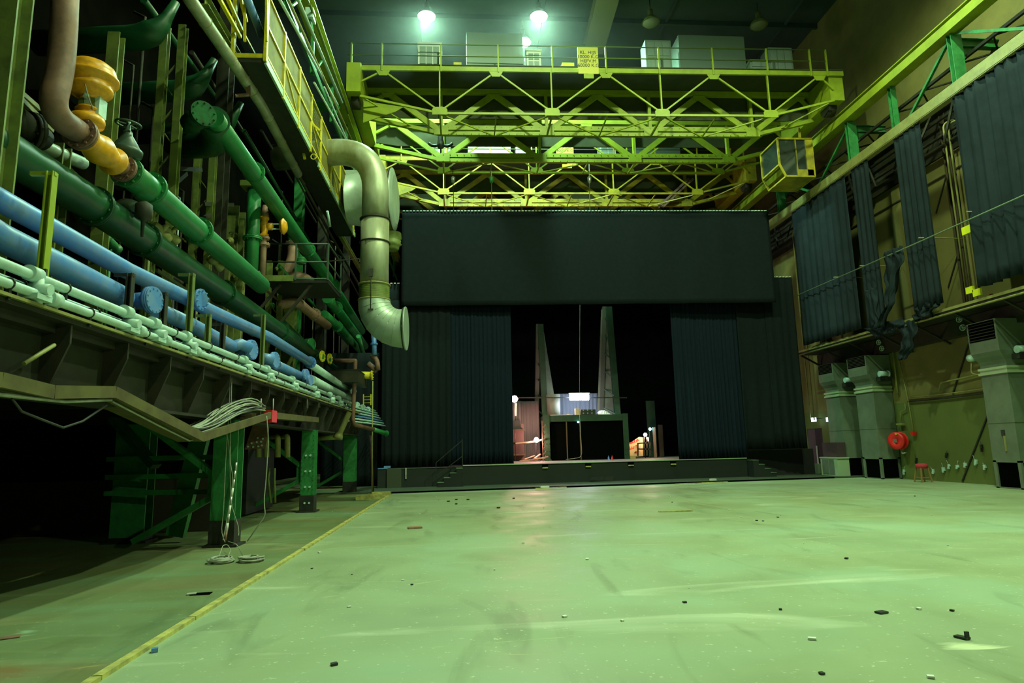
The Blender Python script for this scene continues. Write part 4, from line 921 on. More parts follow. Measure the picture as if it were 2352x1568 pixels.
# blue pipes
pa = [P(-90, 410, X=-4.6), P(0, 460, X=-4.6), P(293, 622, X=-4.6), P(425, 683, X=-4.6), P(480, 712, X=-4.55), P(620, 775, X=-4.45), P(712, 832, X=-4.4)]
r = pipe('blue_pipe', pa, .118, 'blue', 'upper light blue pipe slanting along the platform, the longest blue one', [(pa[-1], (pa[-1]-pa[-2]))])
q = P(464, 688, X=-4.25)
MB().cyl(P(440, 690, X=-4.5), q, .11, 14).flange(q, (.98, -.16, 0), .18, .05, 10, 24, False).build('blind_flange', M['blue'], r)
pb = [P(715, 838, X=-4.4), P(760, 868, X=-4.38), P(800, 896, X=-4.35)]
pipe('pale_pipe', pb+[P(812, 898, X=-4.0)], .11, 'pale', 'thick pale pipe continuing beyond the upper blue pipe to the grey sign box')
pb = [P(-90, 488, X=-4.4), P(0, 545, X=-4.4), P(140, 612, X=-4.4), P(285, 684, X=-4.4)]
r = pipe('blue_pipe', pb, .14, 'blue', 'lower light blue pipe with scuffed paint at the far left, ending at the first post')
def blind(px, py, X, rad, label, m_='blue', stub=.3):
    q = P(px, py, X=X); r = thing('blind_flange', label, 'flange', q)
    ax = V((.985, -.17, .02)).normalized()
    MB().cyl(q-ax*stub, q, rad*.62, 18).cyl(q-ax*.06, q-ax*.015, rad, 28).build('pipe_collar', M[m_], r)
    MB().flange(q+ax*.01, ax, rad, .035, 12, 28, False).cyl(q, q+ax*.03, rad*.97, 28).build('cover_plate', M[m_], r)
blind(352, 689, -4.15, .185, 'largest round blue blind flange above the pale edge pipes, first from the camera')
pipe('blue_pipe', [P(360, 712, X=-4.4), P(430, 742, X=-4.4), P(512, 785, X=-4.4), P(530, 795, X=-4.4)], .12, 'blue', 'short lower blue pipe between the first blind flange and the middle ones')
pipe('blue_pipe', [P(530, 797, X=-4.4), P(552, 790, X=-4.3), P(575, 800, X=-4.15)], .11, 'blue', 'short blue stub leading to the second blind flange')
blind(579, 803, -4.15, .2, 'oval looking blue blind flange, second from the camera')
pipe('blue_pipe', [P(597, 820, X=-4.4), P(628, 826, X=-4.15)], .11, 'blue', 'short blue stub between the second and third blind flanges')
blind(632, 827, -4.15, .185, 'small blue blind flange, third from the camera')
pipe('blue_pipe', [P(635, 838, X=-4.3), P(700, 868, X=-4.3)], .11, 'blue', 'short blue pipe leading to the last pair of blue flanges')
blind(703, 862, -4.15, .175, 'blue flange fourth from the camera, above the hook shaped one'); blind(712, 873, -4.05, .15, 'blue flange farthest from the camera, lowest of the last pair')
pipe('pale_pipe', [P(716, 872, X=-4.3), P(760, 895, X=-4.3), P(800, 915, X=-4.3)], .13, 'pale', 'thick pale pipe right of the last blue flanges')
# big dark green pipe
pg = [P(-80, 290, X=-5.2), P(0, 340, X=-5.2), P(200, 462, X=-5.2), P(400, 598, X=-5.2), P(520, 678, X=-5.2), P(650, 768, X=-5.2), P(712, 812, X=-5.2)]
r = pipe('green_main_pipe', pg, .24, 'pipe_dark', 'thickest dark green pipe running the whole left side below the lighter green one', [(P(215, 473, X=-5.2), YA), (P(330, 550, X=-5.2), YA), (P(512, 672, X=-5.2), YA), (P(640, 762, X=-5.2), YA)], 1.2)
for k, (px, py) in enumerate(((741, 818), (758, 824))):
    q = P(px, py, X=-4.8); rr = MB().cyl(P(px-18, py+3, X=-5.1), q, .10, 12).build('branch_stub', M['pipe_green'], r)
    MB().flange(q, (1, -.3, 0), .2, .03, 8, 20, False).build('yellow_flange', M['yellow'], r)
# mid green pipe with valves
pm = [P(293, 396, X=-4.9), P(338, 432, X=-4.9), P(450, 528, X=-4.9), P(600, 655, X=-4.9)]
r = pipe('green_pipe', pm, .205, 'pipe_green', 'bright green flanged pipe ending in a rounded cap above the small balcony', [(P(344, 432, X=-4.9), YA), (P(456, 530, X=-4.9), YA)], 1.3, cap=True)
# upper long green
pu = [P(492, 272, X=-5), P(580, 396, X=-5), P(700, 567, X=-5), P(760, 650, X=-5), P(830, 760, X=-5)]
r = pipe('green_pipe', pu, .2, 'pipe_green', 'highest long green pipe descending from the big dark elbow to behind the silver duct', [(P(583, 395, X=-5), YA), (P(706, 573, X=-5), YA), (P(765, 655, X=-5), YA)], 1.3)
q = P(466, 262, X=-5.0)
MB().flange(q, (.7, -.7, .0), .25, .05, 10, 30).cyl(q+V((-.4,.4,0)), q, .2, 20).build('bolted_cover', mat('rough dark green cover', (0.010,0.11,0.03), .8, 0, (0.02,0.035,0.02), 6, .8, spec=.2), r)
MB().tube(fillet([P(492, 275, X=-5.05), P(500, 330, X=-5.4), P(430, 335, X=-6.4), P(400, 330, X=-7.2)], .6), .3, 18).build('elbow', M['pipe_dark'], r)
pipe('green_pipe', [P(752, 685, X=-5), P(775, 712, X=-5), P(838, 795, X=-5)], .19, 'pipe_green', 'green pipe emerging below the balcony, upper one of the lower pair', [(P(772, 706, X=-5), YA)], 1.35)
pipe('green_pipe', [P(745, 722, X=-5.1), P(780, 752, X=-5.1), P(835, 815, X=-5.1)], .16, 'pipe_green', 'green pipe emerging below the balcony, lower one of the lower pair', [(P(775, 750, X=-5.1), YA)], 1.4)
pipe('green_pipe', [P(823, 772, X=-4.7), P(834, 810, X=-4.7)], .1, 'pipe_green', 'short bright green pipe below the silver duct elbow', ends=False)
pipe('green_pipe', [P(650, 742, X=-5.4), P(700, 790, X=-5.4), P(770, 845, X=-5.4)], .11, 'pipe_dark', 'dim green pipe just above the yellow flanges')
q = P(717, 790, X=-5.0); o = MB().cyl(q+V((-.2,.1,0)), q, .2, 24).build('blank_disc', M['pipe_green']); tag(o, 'plain green disc above the yellow flanges', 'flange')
# vertical green pipe
X_ = -5.45
pv = [P(585, 425, X=X_), P(585, 640, X=X_)]
yv = 16.9; pv = [V((P(585, 430, Y=yv).x, yv, P(585, 430, Y=yv).z)), V((P(585, 430, Y=yv).x, yv, P(585, 640, Y=yv).z))]
r = pipe('green_standpipe', pv, .175, 'pipe_green', 'vertical bright green standpipe between the two long green pipes', [(V((pv[0].x, yv, P(585, 548, Y=yv).z)), (0,0,1)), (V((pv[0].x, yv, P(585, 628, Y=yv).z)), (0,0,1))], 1.4)
MB().box((pv[0].x-.3, yv-.25, pv[0].z-.05), (pv[0].x+.35, yv+.2, pv[0].z+.1)).build('support_plate', M['olive'], r)
# pink pipe with small orange valve next to it
xq = P(605, 520, Y=17.4).x
r = thing('small_diaphragm_valve', 'small orange diaphragm valve lying sideways behind the green standpipe', 'valve', (xq, 17.4, 7.8))
c = P(607, 520, Y=17.4)
MB().lathe(c, (0,0,1), [(-.28,.12),(-.22,.12),(-.2,.08),(0,.13),(.18,.08),(.2,.12),(.26,.12)], 16).cyl(c, c+V((.22,0,0)), .1, 14).build('valve_body', M['orange'], r)
MB().bar(c+V((.2,0,.07)), c+V((.45,0,.07)), .03).bar(c+V((.2,0,-.07)), c+V((.45,0,-.07)), .03).build('yoke', M['pale'], r)
e_ = c+V((.42,0,0)); MB().lathe(e_, (1,0,0), [(0,.08),(.02,.17),(.06,.2),(.08,.22),(.10,.22),(.12,.19),(.17,.14),(.19,.06)], 24).build('diaphragm_head', M['orange'], r)
MB().tube([c+V((0,0,.26)), c+V((0,0,.6))], .09, 12, True, [.12,.06]).build('reducer', M['rust'], r)
rp = P(606, 640, Y=17.4)
MB().tube([c+V((0,0,-.28)), c+V((0,0,-.35)), V((c.x, 17.4, rp.z))], .085, 14).flange(c+V((0,0,-.33)), (0,0,1), .15, .03, 8).flange(P(607, 562, Y=17.4), (0,0,1), .15, .03, 8).build('pink_pipe', M['pink'], r)
# faded red elbows behind the balcony
pts = fillet([P(672, 560, Y=21.5), P(672, 600, Y=21.5), P(645, 640, Y=21.5), P(643, 660, Y=21.5)], .5)
r = pipe('faded_red_pipe', pts, .17, 'pink', 'faded red curved pipe rising behind the balcony railing', [(P(672, 560, Y=21.5), (0,0,1))], 1.4)
pts = fillet([P(645, 638, Y=21.2), P(695, 630, Y=21.2), P(722, 660, Y=22.5)], .5)
pipe('faded_red_pipe', pts, .15, 'pink', 'faded red pipe arching low behind the balcony floor')
pts = fillet([P(640, 700, Y=20.5), P(680, 690, Y=20.5), P(705, 712, Y=22.0), P(752, 748, Y=24.5)], .5)
pipe('faded_red_pipe', pts, .16, 'pink', 'faded red pipe curving below the balcony towards a green pipe', [(P(722, 722, Y=22.8), (-.1,1,-.2))], 1.4)
for k, (px, py) in enumerate(((672, 540), (693, 590))):
    q = P(px, py, Y=22.0); r = thing('gate_valve', ['green valve bonnet on top of the faded red pipe', 'green valve bonnet crossed by the highest long green pipe'][k], 'valve', q)
    MB().lathe(q, (0,0,1), [(-.25,.14),(-.1,.2),(-.06,.2),(-.05,.1),(.15,.06),(.25,.03)], 14).build('bonnet', M['steel_green'], r)

# rusty riser, orange control valve, gate valve on the mid green line
AX = -4.9
pr = [P(152, -70, X=AX), P(147, 60, X=AX), P(140, 160, X=AX), P(112, 262, X=AX), P(182, 304, X=AX)]
r = thing('rusty_riser_pipe', 'thick rusty riser pipe coming down at the upper left into the orange valve', 'pipe', pr[3])
MB().tube([pr[0]]+fillet([pr[1], pr[2], P(114, 258, X=AX), pr[4]], .5, 8), .15, 20).build('pipe_body', M['rust'], r)
MB().flange(P(184, 306, X=AX), YA, .215, .035, 10).build('flange', M['rust'], r)
r = thing('control_valve', 'orange diaphragm control valve with a big mushroom head at the upper left', 'valve', P(225, 340, X=AX))
A_ = P(190, 312, X=AX); B_ = P(262, 372, X=AX); c = A_.lerp(B_, .52)
dv = (B_-A_).normalized()
MB().lathe(A_, dv, [(0,.2),(.03,.2),(.04,.13),((B_-A_).length*.3,.17),((B_-A_).length*.5,.21),((B_-A_).length*.72,.17),((B_-A_).length-.06,.13),((B_-A_).length-.04,.2),((B_-A_).length,.2)], 24).build('valve_body', M['orange'], r)
tp = P(203, 285, X=AX); c = V((AX, tp.y+.05, c.z))
c = V((AX, P(197, 310, X=AX).y, P(212, 310, X=AX).z-.1))
MB().lathe(c, (0,0,1), [(-.05,.15),(.16,.14),(.17,.2),(.22,.21),(.27,.2),(.275,.14),(.36,.12),(.37,.15),(.40,.13)], 22).build('valve_neck', M['orange'], r)
h0 = c.z+.40; hd = P(209, 212, X=AX).z-.04
MB().bar((AX-.09, c.y, h0-.05), (AX-.06, c.y, hd+.1), .05, .09).bar((AX+.09, c.y, h0-.05), (AX+.06, c.y, hd+.1), .05, .09).cyl((AX, c.y, h0-.05), (AX, c.y, hd+.1), .018, 8).build('yoke', M['olive'], r)
MB().box((AX-.04, c.y-.04, hd-.3), (AX+.16, c.y+.14, hd-.05)).cyl((AX+.02, c.y-.1, hd-.1), (AX+.02, c.y-.1, hd+.05), .04, 10).build('positioner', M['pale'], r)
MB().lathe((AX, c.y, hd+.02), (0,0,1), [(-.10,.10),(-.06,.18),(-.02,.24),(.02,.27),(.05,.275),(.07,.26),(.11,.27),(.15,.29),(.18,.335),(.21,.335),(.22,.30),(.28,.30),(.34,.28),(.39,.22),(.42,.10),(.425,.01)], 40).build('diaphragm_head', M['orange'], r)
MB().tube(fillet([(AX+.05, c.y-.25, hd+.12), (AX+.1, c.y-.2, hd-.15), (AX+.12, c.y-.05, hd-.3), (AX+.05, c.y-.1, hd-.2)], .1), .008, 6).build('air_line', M['cable_w'], r)
r = thing('rusty_pipe_spool', 'short rusty pipe piece between the orange valve and the handwheel valve', 'pipe', P(268, 375, X=AX))
MB().tube([B_+dv*.005, P(285, 388, X=AX)], .135, 18).build('pipe_body', M['rust'], r)
MB().flange(P(281, 386, X=AX), YA, .2, .03, 10).build('flange', M['rust'], r)
r = thing('gate_valve', 'grey green gate valve with a spoked handwheel beside the orange valve', 'valve', P(285, 390, X=AX))
q = P(281, 386, X=AX); cy = q.y+.02
MB().cyl((AX, cy-.02, q.z), (AX, cy+.1, q.z), .16, 18).lathe((AX, cy+.05, q.z), (0,0,1), [(0,.11),(.22,.11),(.23,.21),(.30,.22),(.32,.19),(.42,.14),(.54,.07),(.60,.06),(.62,.04),(.72,.03)], 20).build('valve_body', mat('grey green valve paint', (.035,.065,.045), .45), r)
hw = MB(); hz = q.z+.72; hw.torus((AX, cy+.05, hz), (.1,-.05,1), .165, .016, 26, 8)
for t in range(5):
    an = t*2*math.pi/5; hw.bar((AX, cy+.05, hz), (AX+math.cos(an)*.165, cy+.05+math.sin(an)*.165, hz), .018)
hw.cyl((AX, cy+.05, hz-.05), (AX, cy+.05, hz+.05), .03, 10)
hw.build('handwheel', mat('grey green valve paint', (.035,.065,.045), .45), r)
MB().flange(P(292, 395, X=AX), YA, .235, .03, 10).build('flange', M['steel_green'], r)
# small dull valve at far left and pale pipe behind
q = P(60, 292, X=-5.4); r = thing('dull_valve', 'dull grey bolted valve in the shadow left of the rusty riser', 'valve', q)
MB().cyl(q+V((0,-.3,.02)), q+V((0,.3,-.02)), .16, 16).flange(q+V((0,.1,0)), (.4,.9,.2), .24, .05, 8).build('valve_body', M['grime'], r)
pipe('pale_back_pipe', [P(48, 312, X=-5.5), P(120, 345, X=-5.5), P(190, 375, X=-5.5)], .09, 'silver_clean', 'short pale pipe passing behind the green I-beam under the orange valve')
q0 = P(262, 478, X=-5.3); q1 = P(318, 478, X=-5.0); r = pipe('pale_elbow', fillet([P(262, 485, X=-5.4), P(285, 462, X=-5.2), P(322, 480, X=-4.9)], .2), .085, 'silver_clean', 'pale elbow below the lighter green pipe, ending in a small valve')
MB().lathe(P(330, 485, X=-4.8), (0,0,-1), [(-.15,.05),(-.1,.12),(.1,.12),(.15,.03),(.4,.02)], 12).build('drain_valve', M['grime'], r)
for k, (px, py) in enumerate(((390, 540), (495, 605), (370, 535))):
    q = P(px, py, X=-5.1); r = thing('drain_valve', ['small grimy valve hanging below the lighter green pipe, middle one', 'small grimy valve hanging below the lighter green pipe near its capped end', 'small grimy valve hanging below the lighter green pipe, left one'][k], 'valve', q)
    MB().lathe(q, (.3,1,-.4), [(-.2,.05),(-.18,.09),(-.1,.1),(0,.05),(.1,.1),(.18,.09),(.2,.04)], 12).cyl(q, q+V((.1,0,.15)), .04, 8).build('valve_body', M['conduit'], r)
# dark elbows high up with shiny throats
for k, (px, py) in enumerate(((375, 60), (468, 185), (532, 280))):
    q = P(px, py, X=-6.0)
    pts = fillet([q+V((-2.6, .3, -.25)), q+V((-.15, 0, -.25)), q+V((.22, 0, .55))], .5, 8)
    n_ = len(pts); rad = [.25]*n_
    for i in range(n_-5, n_): rad[i] = .17*(n_-1-i)/5+.08
    o = MB().tube(pts, .3, 20, True, rad).build('vent_horn', M['pipe_dark'])
    tag(o, ['shiny dark green horn shaped elbow at the top left, highest of three', 'shiny dark green horn shaped elbow, middle of three', 'shiny dark green horn shaped elbow, lowest of three'][k], 'pipe elbow')
# dirty white pipe
pts = [P(400, -70, X=-5), P(437, 0, X=-5), P(600, 240, X=-5), P(685, 400, X=-5)]
r = pipe('lagged_pipe', pts, .125, 'silver', 'long dirty cream pipe running under the yellow walkway')
for k in range(6):
    p = pts[1].lerp(pts[2], (k+.5)/3) if k < 3 else pts[2].lerp(pts[3], (k-2.5)/3); MB().torus(p, YA, .127, .01, 20, 6).build('band', M['conduit'], r)
pipe('thin_pipe', [P(685, 400, X=-5), P(760, 540, X=-5), P(850, 700, X=-5)], .05, 'grime', 'thin brown pipe continuing beyond the dirty cream pipe')
pipe('thin_pipe', [P(677, 400, X=-5.1), P(745, 530, X=-5.1), P(830, 690, X=-5.1)], .03, 'grime', 'thinnest brown pipe running parallel beside the brown one')
o = MB().bar(P(568, 165, X=-4.95), P(571, 220, X=-4.95), .1, .03).bar(P(540, 220, X=-5.2), P(571, 218, X=-4.95), .06).build('pipe_hanger', M['rust']); tag(o, 'rusty strap hanger holding the dirty cream pipe', 'hanger')
# beams beside it
o = MB().ibeam(P(470, 0, X=-5.2), P(840, 640, X=-5.2), .16, .2, .02).build('support_beam', M['olive']); tag(o, 'dim olive beam between the dirty cream pipe and the walkway', 'beam')

# stanchions
def stanchion(px, ptop, pbot, X, w_, label, m_='olive', lat=False, plate=None):
    mid = P(px, (ptop+pbot)/2, X=X); t = P(px, ptop, Y=mid.y); b = P(px, pbot, Y=mid.y)
    zt_, zb_ = t.z, 2.99; x = X; y = mid.y
    r = thing('stanchion', label, 'stanchion', (x, y, zb_), 'olive stanchions behind the green pipes')
    if lat:
        for dx in (-w_*.5, w_*.5): MB().ibeam((x+dx, y, zb_), (x+dx, y, zt_), w_*.42, w_*.42, .02, (0,1,0)).build('flange_column', M[m_], r)
        m2 = MB(); z = zb_+.3; s = 1
        while z < zt_-1: m2.bar((x-w_*.5*s, y-.02, z), (x+w_*.5*s, y-.02, z+.5), .04, .02); z += .5; s = -s
        m2.build('lacing', M[m_], r)
    else: MB().ibeam((x, y, zb_), (x, y, zt_), w_, w_, .025, (0,1,0)).build('shaft', M[m_], r)
    if plate: 
        z0, z1 = plate; p = MB().poly([(x-w_*.7, y-.15, z0), (x+w_*.7, y-.15, z0), (x+w_*.7, y-.15, z1), (x, y-.15, z1), ], .02, (0,-1,0))
        for i in range(5): 
            for dx in (.12, -.02): p.cyl((x+dx, y-.19, z0+.15+i*.25), (x+dx, y-.17, z0+.15+i*.25), .02, 6)
        p.build('gusset_plate', M[m_], r)
    return r
stanchion(20, -60, 283, -5.0, .26, 'green I-section stanchion at the extreme upper left corner')
stanchion(136, 335, 402, -5.5, .2, 'short green I-section stanchion visible just under the rusty riser')
stanchion(250, 80, 520, -6.0, .2, 'slim olive stanchion behind the orange valve and the handwheel')
stanchion(385, 60, 560, -6.0, .36, 'tall double olive stanchion in the middle of the pipes, laced together', lat=True)
stanchion(465, 350, 640, -6.2, .36, 'second double olive stanchion, right of the tallest one', lat=True)
stanchion(530, 480, 640, -6.3, .55, 'wide olive stanchion with riveted triangular plate', plate=(6.2, 7.9))
stanchion(630, 600, 780, -5.9, .36, 'brightest olive stanchion below the balcony', lat=True)
stanchion(668, 620, 760, -6.0, .36, 'dim olive stanchion below the balcony, right of the brightest')
stanchion(745, 400, 780, -6.4, .3, 'dark stanchion far back behind the balcony', m_='grime')
for k, (a, b) in enumerate((((378, 385), (462, 390)), ((380, 440), (428, 398)), ((468, 468), (535, 470)), ((470, 500), (510, 478)))):
    o = MB().bar(P(*a, X=-6.0), P(*b, X=-6.0), .06, .09).build('brace_bar', M['grime']); tag(o, ['dark horizontal bar between the two double stanchions', 'dark slanting bar beside the tallest double stanchion', 'dark horizontal bar between the second double stanchion and the riveted one', 'dark slanting bar beside the second double stanchion'][k], 'brace')
o = MB().box((-6.2, 11.4, 6.35), (-5.98, 11.65, 6.75)).build('junction_box', M['grime']); tag(o, 'grey junction box left of the tallest double stanchion', 'box')
for k, (a, b) in enumerate((((10, 190), (120, 300)), ((-20, 350), (180, 475)), ((50, 215), (90, 250)), ((95, 325), (175, 405)), ((360, 620), (580, 770)))):
    o = MB().bar(P(*a, X=-5.55), P(*b, X=-5.55), .05, .06).build('long_rail', M['conduit']); tag(o, ['thin bright olive rail slanting down behind the rusty riser', 'thin olive rail under the thick dark green pipe at the far left', 'short olive rail fragment left of the rusty riser', 'short yellowish rail behind the short green stanchion', 'thin olive rail between the blue pipe and the thick dark green pipe'][k], 'rail')
# hanger posts on the platform edge
for k, (px, y0, y1, m_) in enumerate(((98, 395, 618, 'crane'), (434, 628, 752, 'olive'), (601, 722, 835, 'olive'), (296, 628, 692, 'grime'), (476, 722, 790, 'olive'), (375, 672, 720, 'grime'), (510, 742, 800, 'grime'))):
    X = -4.1 if k != 3 else -4.2
    b = P(px, y1, X=X); t = P(px, y0, Y=b.y)
    o = MB().ibeam((X, b.y, 3.0), (X, b.y, t.z), .09, .07, .012, (1,0,0)).box((X-.2, b.y-.02, t.z-.04), (X+.04, b.y+.02, t.z)).build('pipe_post', M[m_])
    tag(o, ['bright lime pipe post at the far left between the blue pipes', 'olive pipe post beside the small upper blue flange', 'olive pipe post in front of the blue pipe, right of centre', 'brown pipe post at the end of the scuffed blue pipe', 'short wide olive post under the upper blue pipe', 'thin dark post right of the first blind flange', 'thin dark post left of the second blind flange'][k], 'post')

# yellow walkway
r = thing('yellow_walkway', 'high yellow walkway with mesh panels along the left side', 'walkway', (-4.7, 18, 10.3))
XO, XI, z0 = -4.38, -5.1, 10.42
MB().box((XI, 13.8, z0-.12), (XO, 26, z0)).build('deck', M['grime'], r)
MB().box((XO-.02, 13.8, z0-.16), (XO+.03, 18.1, z0+.02)).box((XO-.02, 19.2, z0-.16), (XO+.03, 26, z0+.02)).build('edge_channel', M['duct_trim'], r)
MB().bar((XI, 13.8, z0+.03), (XO, 13.8, z0+.03), .06, .1).build('end_kick_plate', M['yellow'], r)
for x in (XI, XO): MB().bar((x, 13.8, z0-.1), (x, 13.8, z0+2.6), .07, .1).build('railing_post', M['yellow'], r)
posts = [15.2, 16.7, 18.1, 19.4, 21.0, 22.6, 24.2, 25.6]
for y in posts: MB().bar((XO+.02, y, z0-.2), (XO+.02, y, z0+1.6), .05, .07).build('railing_post', M['yellow'], r)
al = [13.85]+posts
for a, b in zip(al[:-1], al[1:]):
    if a == 18.1: 
        pm_ = MB(); 
        for k in range(14):
            t = k/13; pm_.bar((XO, a+.05+(b-a-.1)*t, z0), (XO, a+.05+(b-a-.1)*t, z0+1.5), .008)
            pm_.bar((XO, a+.05, z0+1.5*t), (XO, b-.05, z0+1.5*t), .008)
        pm_.build('wire_mesh', M['conduit'], r); continue
    pm_ = MB(); pm_.box((XO-.015, a+.06, z0+.02), (XO+.005, b-.06, z0+1.52)); pm_.build('mesh_panel', M['mesh_yellow'], r)
for z in (z0+.05, z0+.78, z0+1.55): MB().bar((XO+.02, 13.8, z), (XO+.02, 25.8, z), .04, .05).build('rail', M['yellow'], r)
for y in (15.2, 18.1, 21.0): MB().bar((XO+.02, y, z0+.8), (XO+.02, y+1.5, z0+.05), .03, .03).build('diagonal', M['yellow'], r)
MB().bar((XI, 13.8, z0+1.0), (XI, 26, z0+1.0), .05).build('inner_rail', M['yellow'], r)
r = thing('yellow_landing', 'short yellow railing section at the top left beside the walkway end', 'railing', (-5.3, 12.8, 10.7))
for a, b in (((500, -10), (552, 85)), ((520, -10), (556, 70)), ((548, -20), (566, 50))): MB().bar(P(*a, X=-5.0), P(*b, X=-5.0), .07).build('rail', M['yellow'], r)
for px in (562, 612): MB().bar(P(px, -30, Y=13.6), P(px, 95, Y=13.6), .05).build('railing_post', M['yellow'], r)
o = MB().tube([P(565, -10, X=-4.7), P(600, 80, X=-4.7)], .09, 14).build('blue_grey_pipe', M['blue']); tag(o, 'pale blue pipe glimpsed through the yellow railing at the top left', 'pipe')
o = MB().tube([P(752, 485, X=-4.2), P(758, 520, X=-4.2)], .04, 8).build('small_tube_light', M['pale']); tag(o, 'pale tube light under the far end of the yellow walkway', 'light fitting')
r = thing('yellow_step_gate', 'small yellow gate with oval handle in the gap of the walkway', 'gate', P(715, 370, X=-4.6))
MB().box(tuple(P(672, 345, Y=18.4)), tuple(P(705, 352, Y=18.5))).bar(P(690, 315, Y=18.4), P(700, 365, Y=18.4), .07).bar(P(718, 285, Y=18.4), P(735, 300, Y=18.4), .06).build('frame', M['yellow'], r)
MB().torus(P(720, 360, Y=18.4), (0,1,0), .08, .015, 16, 6).build('handle', M['yellow'], r)

# left crane runway
r = thing('runway_girder', 'crane runway beam high on the left above the yellow walkway', 'girder', (-4.5, 20, 14.8))
MB().ibeam((-4.6, 8, 14.95), (-4.6, 46, 14.95), .4, .55, .04).build('beam', M['crane'], r)
MB().bar((-4.55, 8, 15.26), (-4.55, 46, 15.26), .07, .1).build('crane_rail', M['steel'], r)
MB().box((-4.5, 8, 13.1), (-4.44, 46, 13.3)).build('lower_chord', M['steel_green'], r)
for y in range(10, 46, 3):
    MB().bar((-4.6, y, 13.2), (-4.6, y, 14.7), .1).build('post', M['steel_green'], r); MB().bar((-4.6, y, 13.2), (-4.6, y+1.5, 14.7), .06).build('diagonal', M['steel_green'], r)
for k, (a, b, rr, m_) in enumerate((((640, -5), (775, 240), .04, 'pale'), ((660, -5), (845, 405), .04, 'conduit'), ((683, -5), (785, 235), .05, 'silver_clean'), ((712, 10), (800, 260), .04, 'olive'), ((745, 200), (850, 445), .03, 'pale'), ((722, 190), (835, 395), .03, 'pale'))):
    X = -4.25+.02*k; o = MB().tube([P(*a, X=X), P(*b, X=X)], rr, 8).build('busbar_rail', M[m_])
    tag(o, ['thin bright rail running above the walkway, leftmost', 'thin olive rail running down to the silver duct', 'brightest thick rail above the walkway', 'thin olive rail right beneath the left runway beam', 'thin pale rod reaching the silver duct, right one', 'thin pale rod reaching the silver duct, left one'][k], 'rail')
for k, y in enumerate((15.7, 23.3, 27.2, 33.0)):
    o = MB().ibeam((-5.95, y, 3.0), (-5.95, y, 14.6), .3, .4, .03, (0,1,0)).bar((-5.95, y, 14.4), (-4.6, y, 14.6), .25, .3).build('runway_column', M['steel_green'] if k == 1 else M['grime'])
    tag(o, ['dark column carrying the left crane runway behind the green standpipe', 'green column carrying the left crane runway behind the yellow walkway', 'dark column carrying the left crane runway beyond the walkway', 'dark column carrying the left crane runway above the stage wing'][k], 'column')
q = P(712, 35, X=-4.3); r = thing('floodlight', 'small pale unlit floodlight under the left runway beam', 'floodlight', q)
MB().box(tuple(q+V((-.1,-.15,-.15))), tuple(q+V((.12,.2,.15)))).build('housing', M['pale'], r); MB().bar(q+V((0,0,-.15)), q+V((.05,.1,-.45)), .08).build('bracket', M['steel_green'], r)

# small balcony
r = thing('balcony', 'small dark metal balcony with railings in the middle of the pipes', 'balcony', (-4.8, 19.8, 6.5))
bx0, bx1, by0, by1, bz = -5.7, -3.92, 18.8, 20.8, 6.56
MB().box((bx0, by0, bz-.08), (bx1, by1, bz)).build('deck', M['black_steel'], r)
m_ = MB(); m_.bar((bx0, by0, bz), (bx0, by1, bz), .05)
rail = M['grime'] if False else mat('dark grey green railing', (.05,.09,.06), .5)
for (x, y) in ((bx1, by0), (bx1, by1), (-4.85, by0)): MB().bar((x, y, bz), (x, y, bz+1.12), .045).build('railing_post', rail, r)
for z in (.04, .55, 1.1):
    MB().tube([(bx0, by0, bz+z), (bx1, by0, bz+z), (bx1, by1, bz+z)], .024, 8).build('rail', rail, r)
for x in (-5.3, -4.4): MB().bar((x, by0+.1, bz-.1), (x-.9, by0+.1, bz-1.3), .07).build('strut', M['grime'], r)
MB().box((bx0-.2, by0-.1, bz-.05), (-4.9, by0-.04, bz+.12)).build('toe_board', M['olive'], r)
o = MB().bar(P(752, 600, Y=20.2), P(826, 594, Y=20.2), .03).bar(P(826, 594, Y=20.2), P(826, 602, Y=20.2), .03).build('thin_bar', M['grime']); tag(o, 'thin horizontal bar sticking out from the balcony towards the silver duct', 'bar')
# silver duct
Yd = 20.5
r = thing('silver_duct', 'huge pale S-shaped metal duct hanging beside the yellow walkway', 'duct', P(862, 560, Y=Yd))
c_ax = P(861, 560, Y=Yd).x
pts = fillet([V((-6.2, Yd+.5, P(770, 345, Y=Yd).z-.05)), V((c_ax, Yd, P(858, 341, Y=Yd).z)), V((c_ax, Yd, P(861, 505, Y=Yd).z))], 1.5, 14)
MB().tube(pts, .43, 40).build('upper_elbow', M['silver'], r)
z1, z2, z3 = P(861, 505, Y=Yd).z, P(861, 655, Y=Yd).z, P(861, 690, Y=Yd).z
MB().cyl((c_ax, Yd, z2), (c_ax, Yd, z1), .455, 40).build('straight_section', M['silver'], r)
for zz in (z1, P(861, 558, Y=Yd).z): MB().torus((c_ax, Yd, zz), (0,0,1), .47, .028, 40, 8).build('flange_ring', M['grime'], r)
bl = []; n = 9
for k in range(n*2+1): bl.append(((z2-z3)*k/(n*2), .49 if k % 2 else .455))
MB().lathe((c_ax, Yd, z3), (0,0,1), bl, 40).build('bellows', M['olive'], r)
for zz in (z2, z3): MB().torus((c_ax, Yd, zz), (0,0,1), .49, .03, 40, 8).build('flange_ring', M['conduit'], r)
zo = P(900, 745, Y=Yd).z; xo = P(930, 745, Y=Yd).x
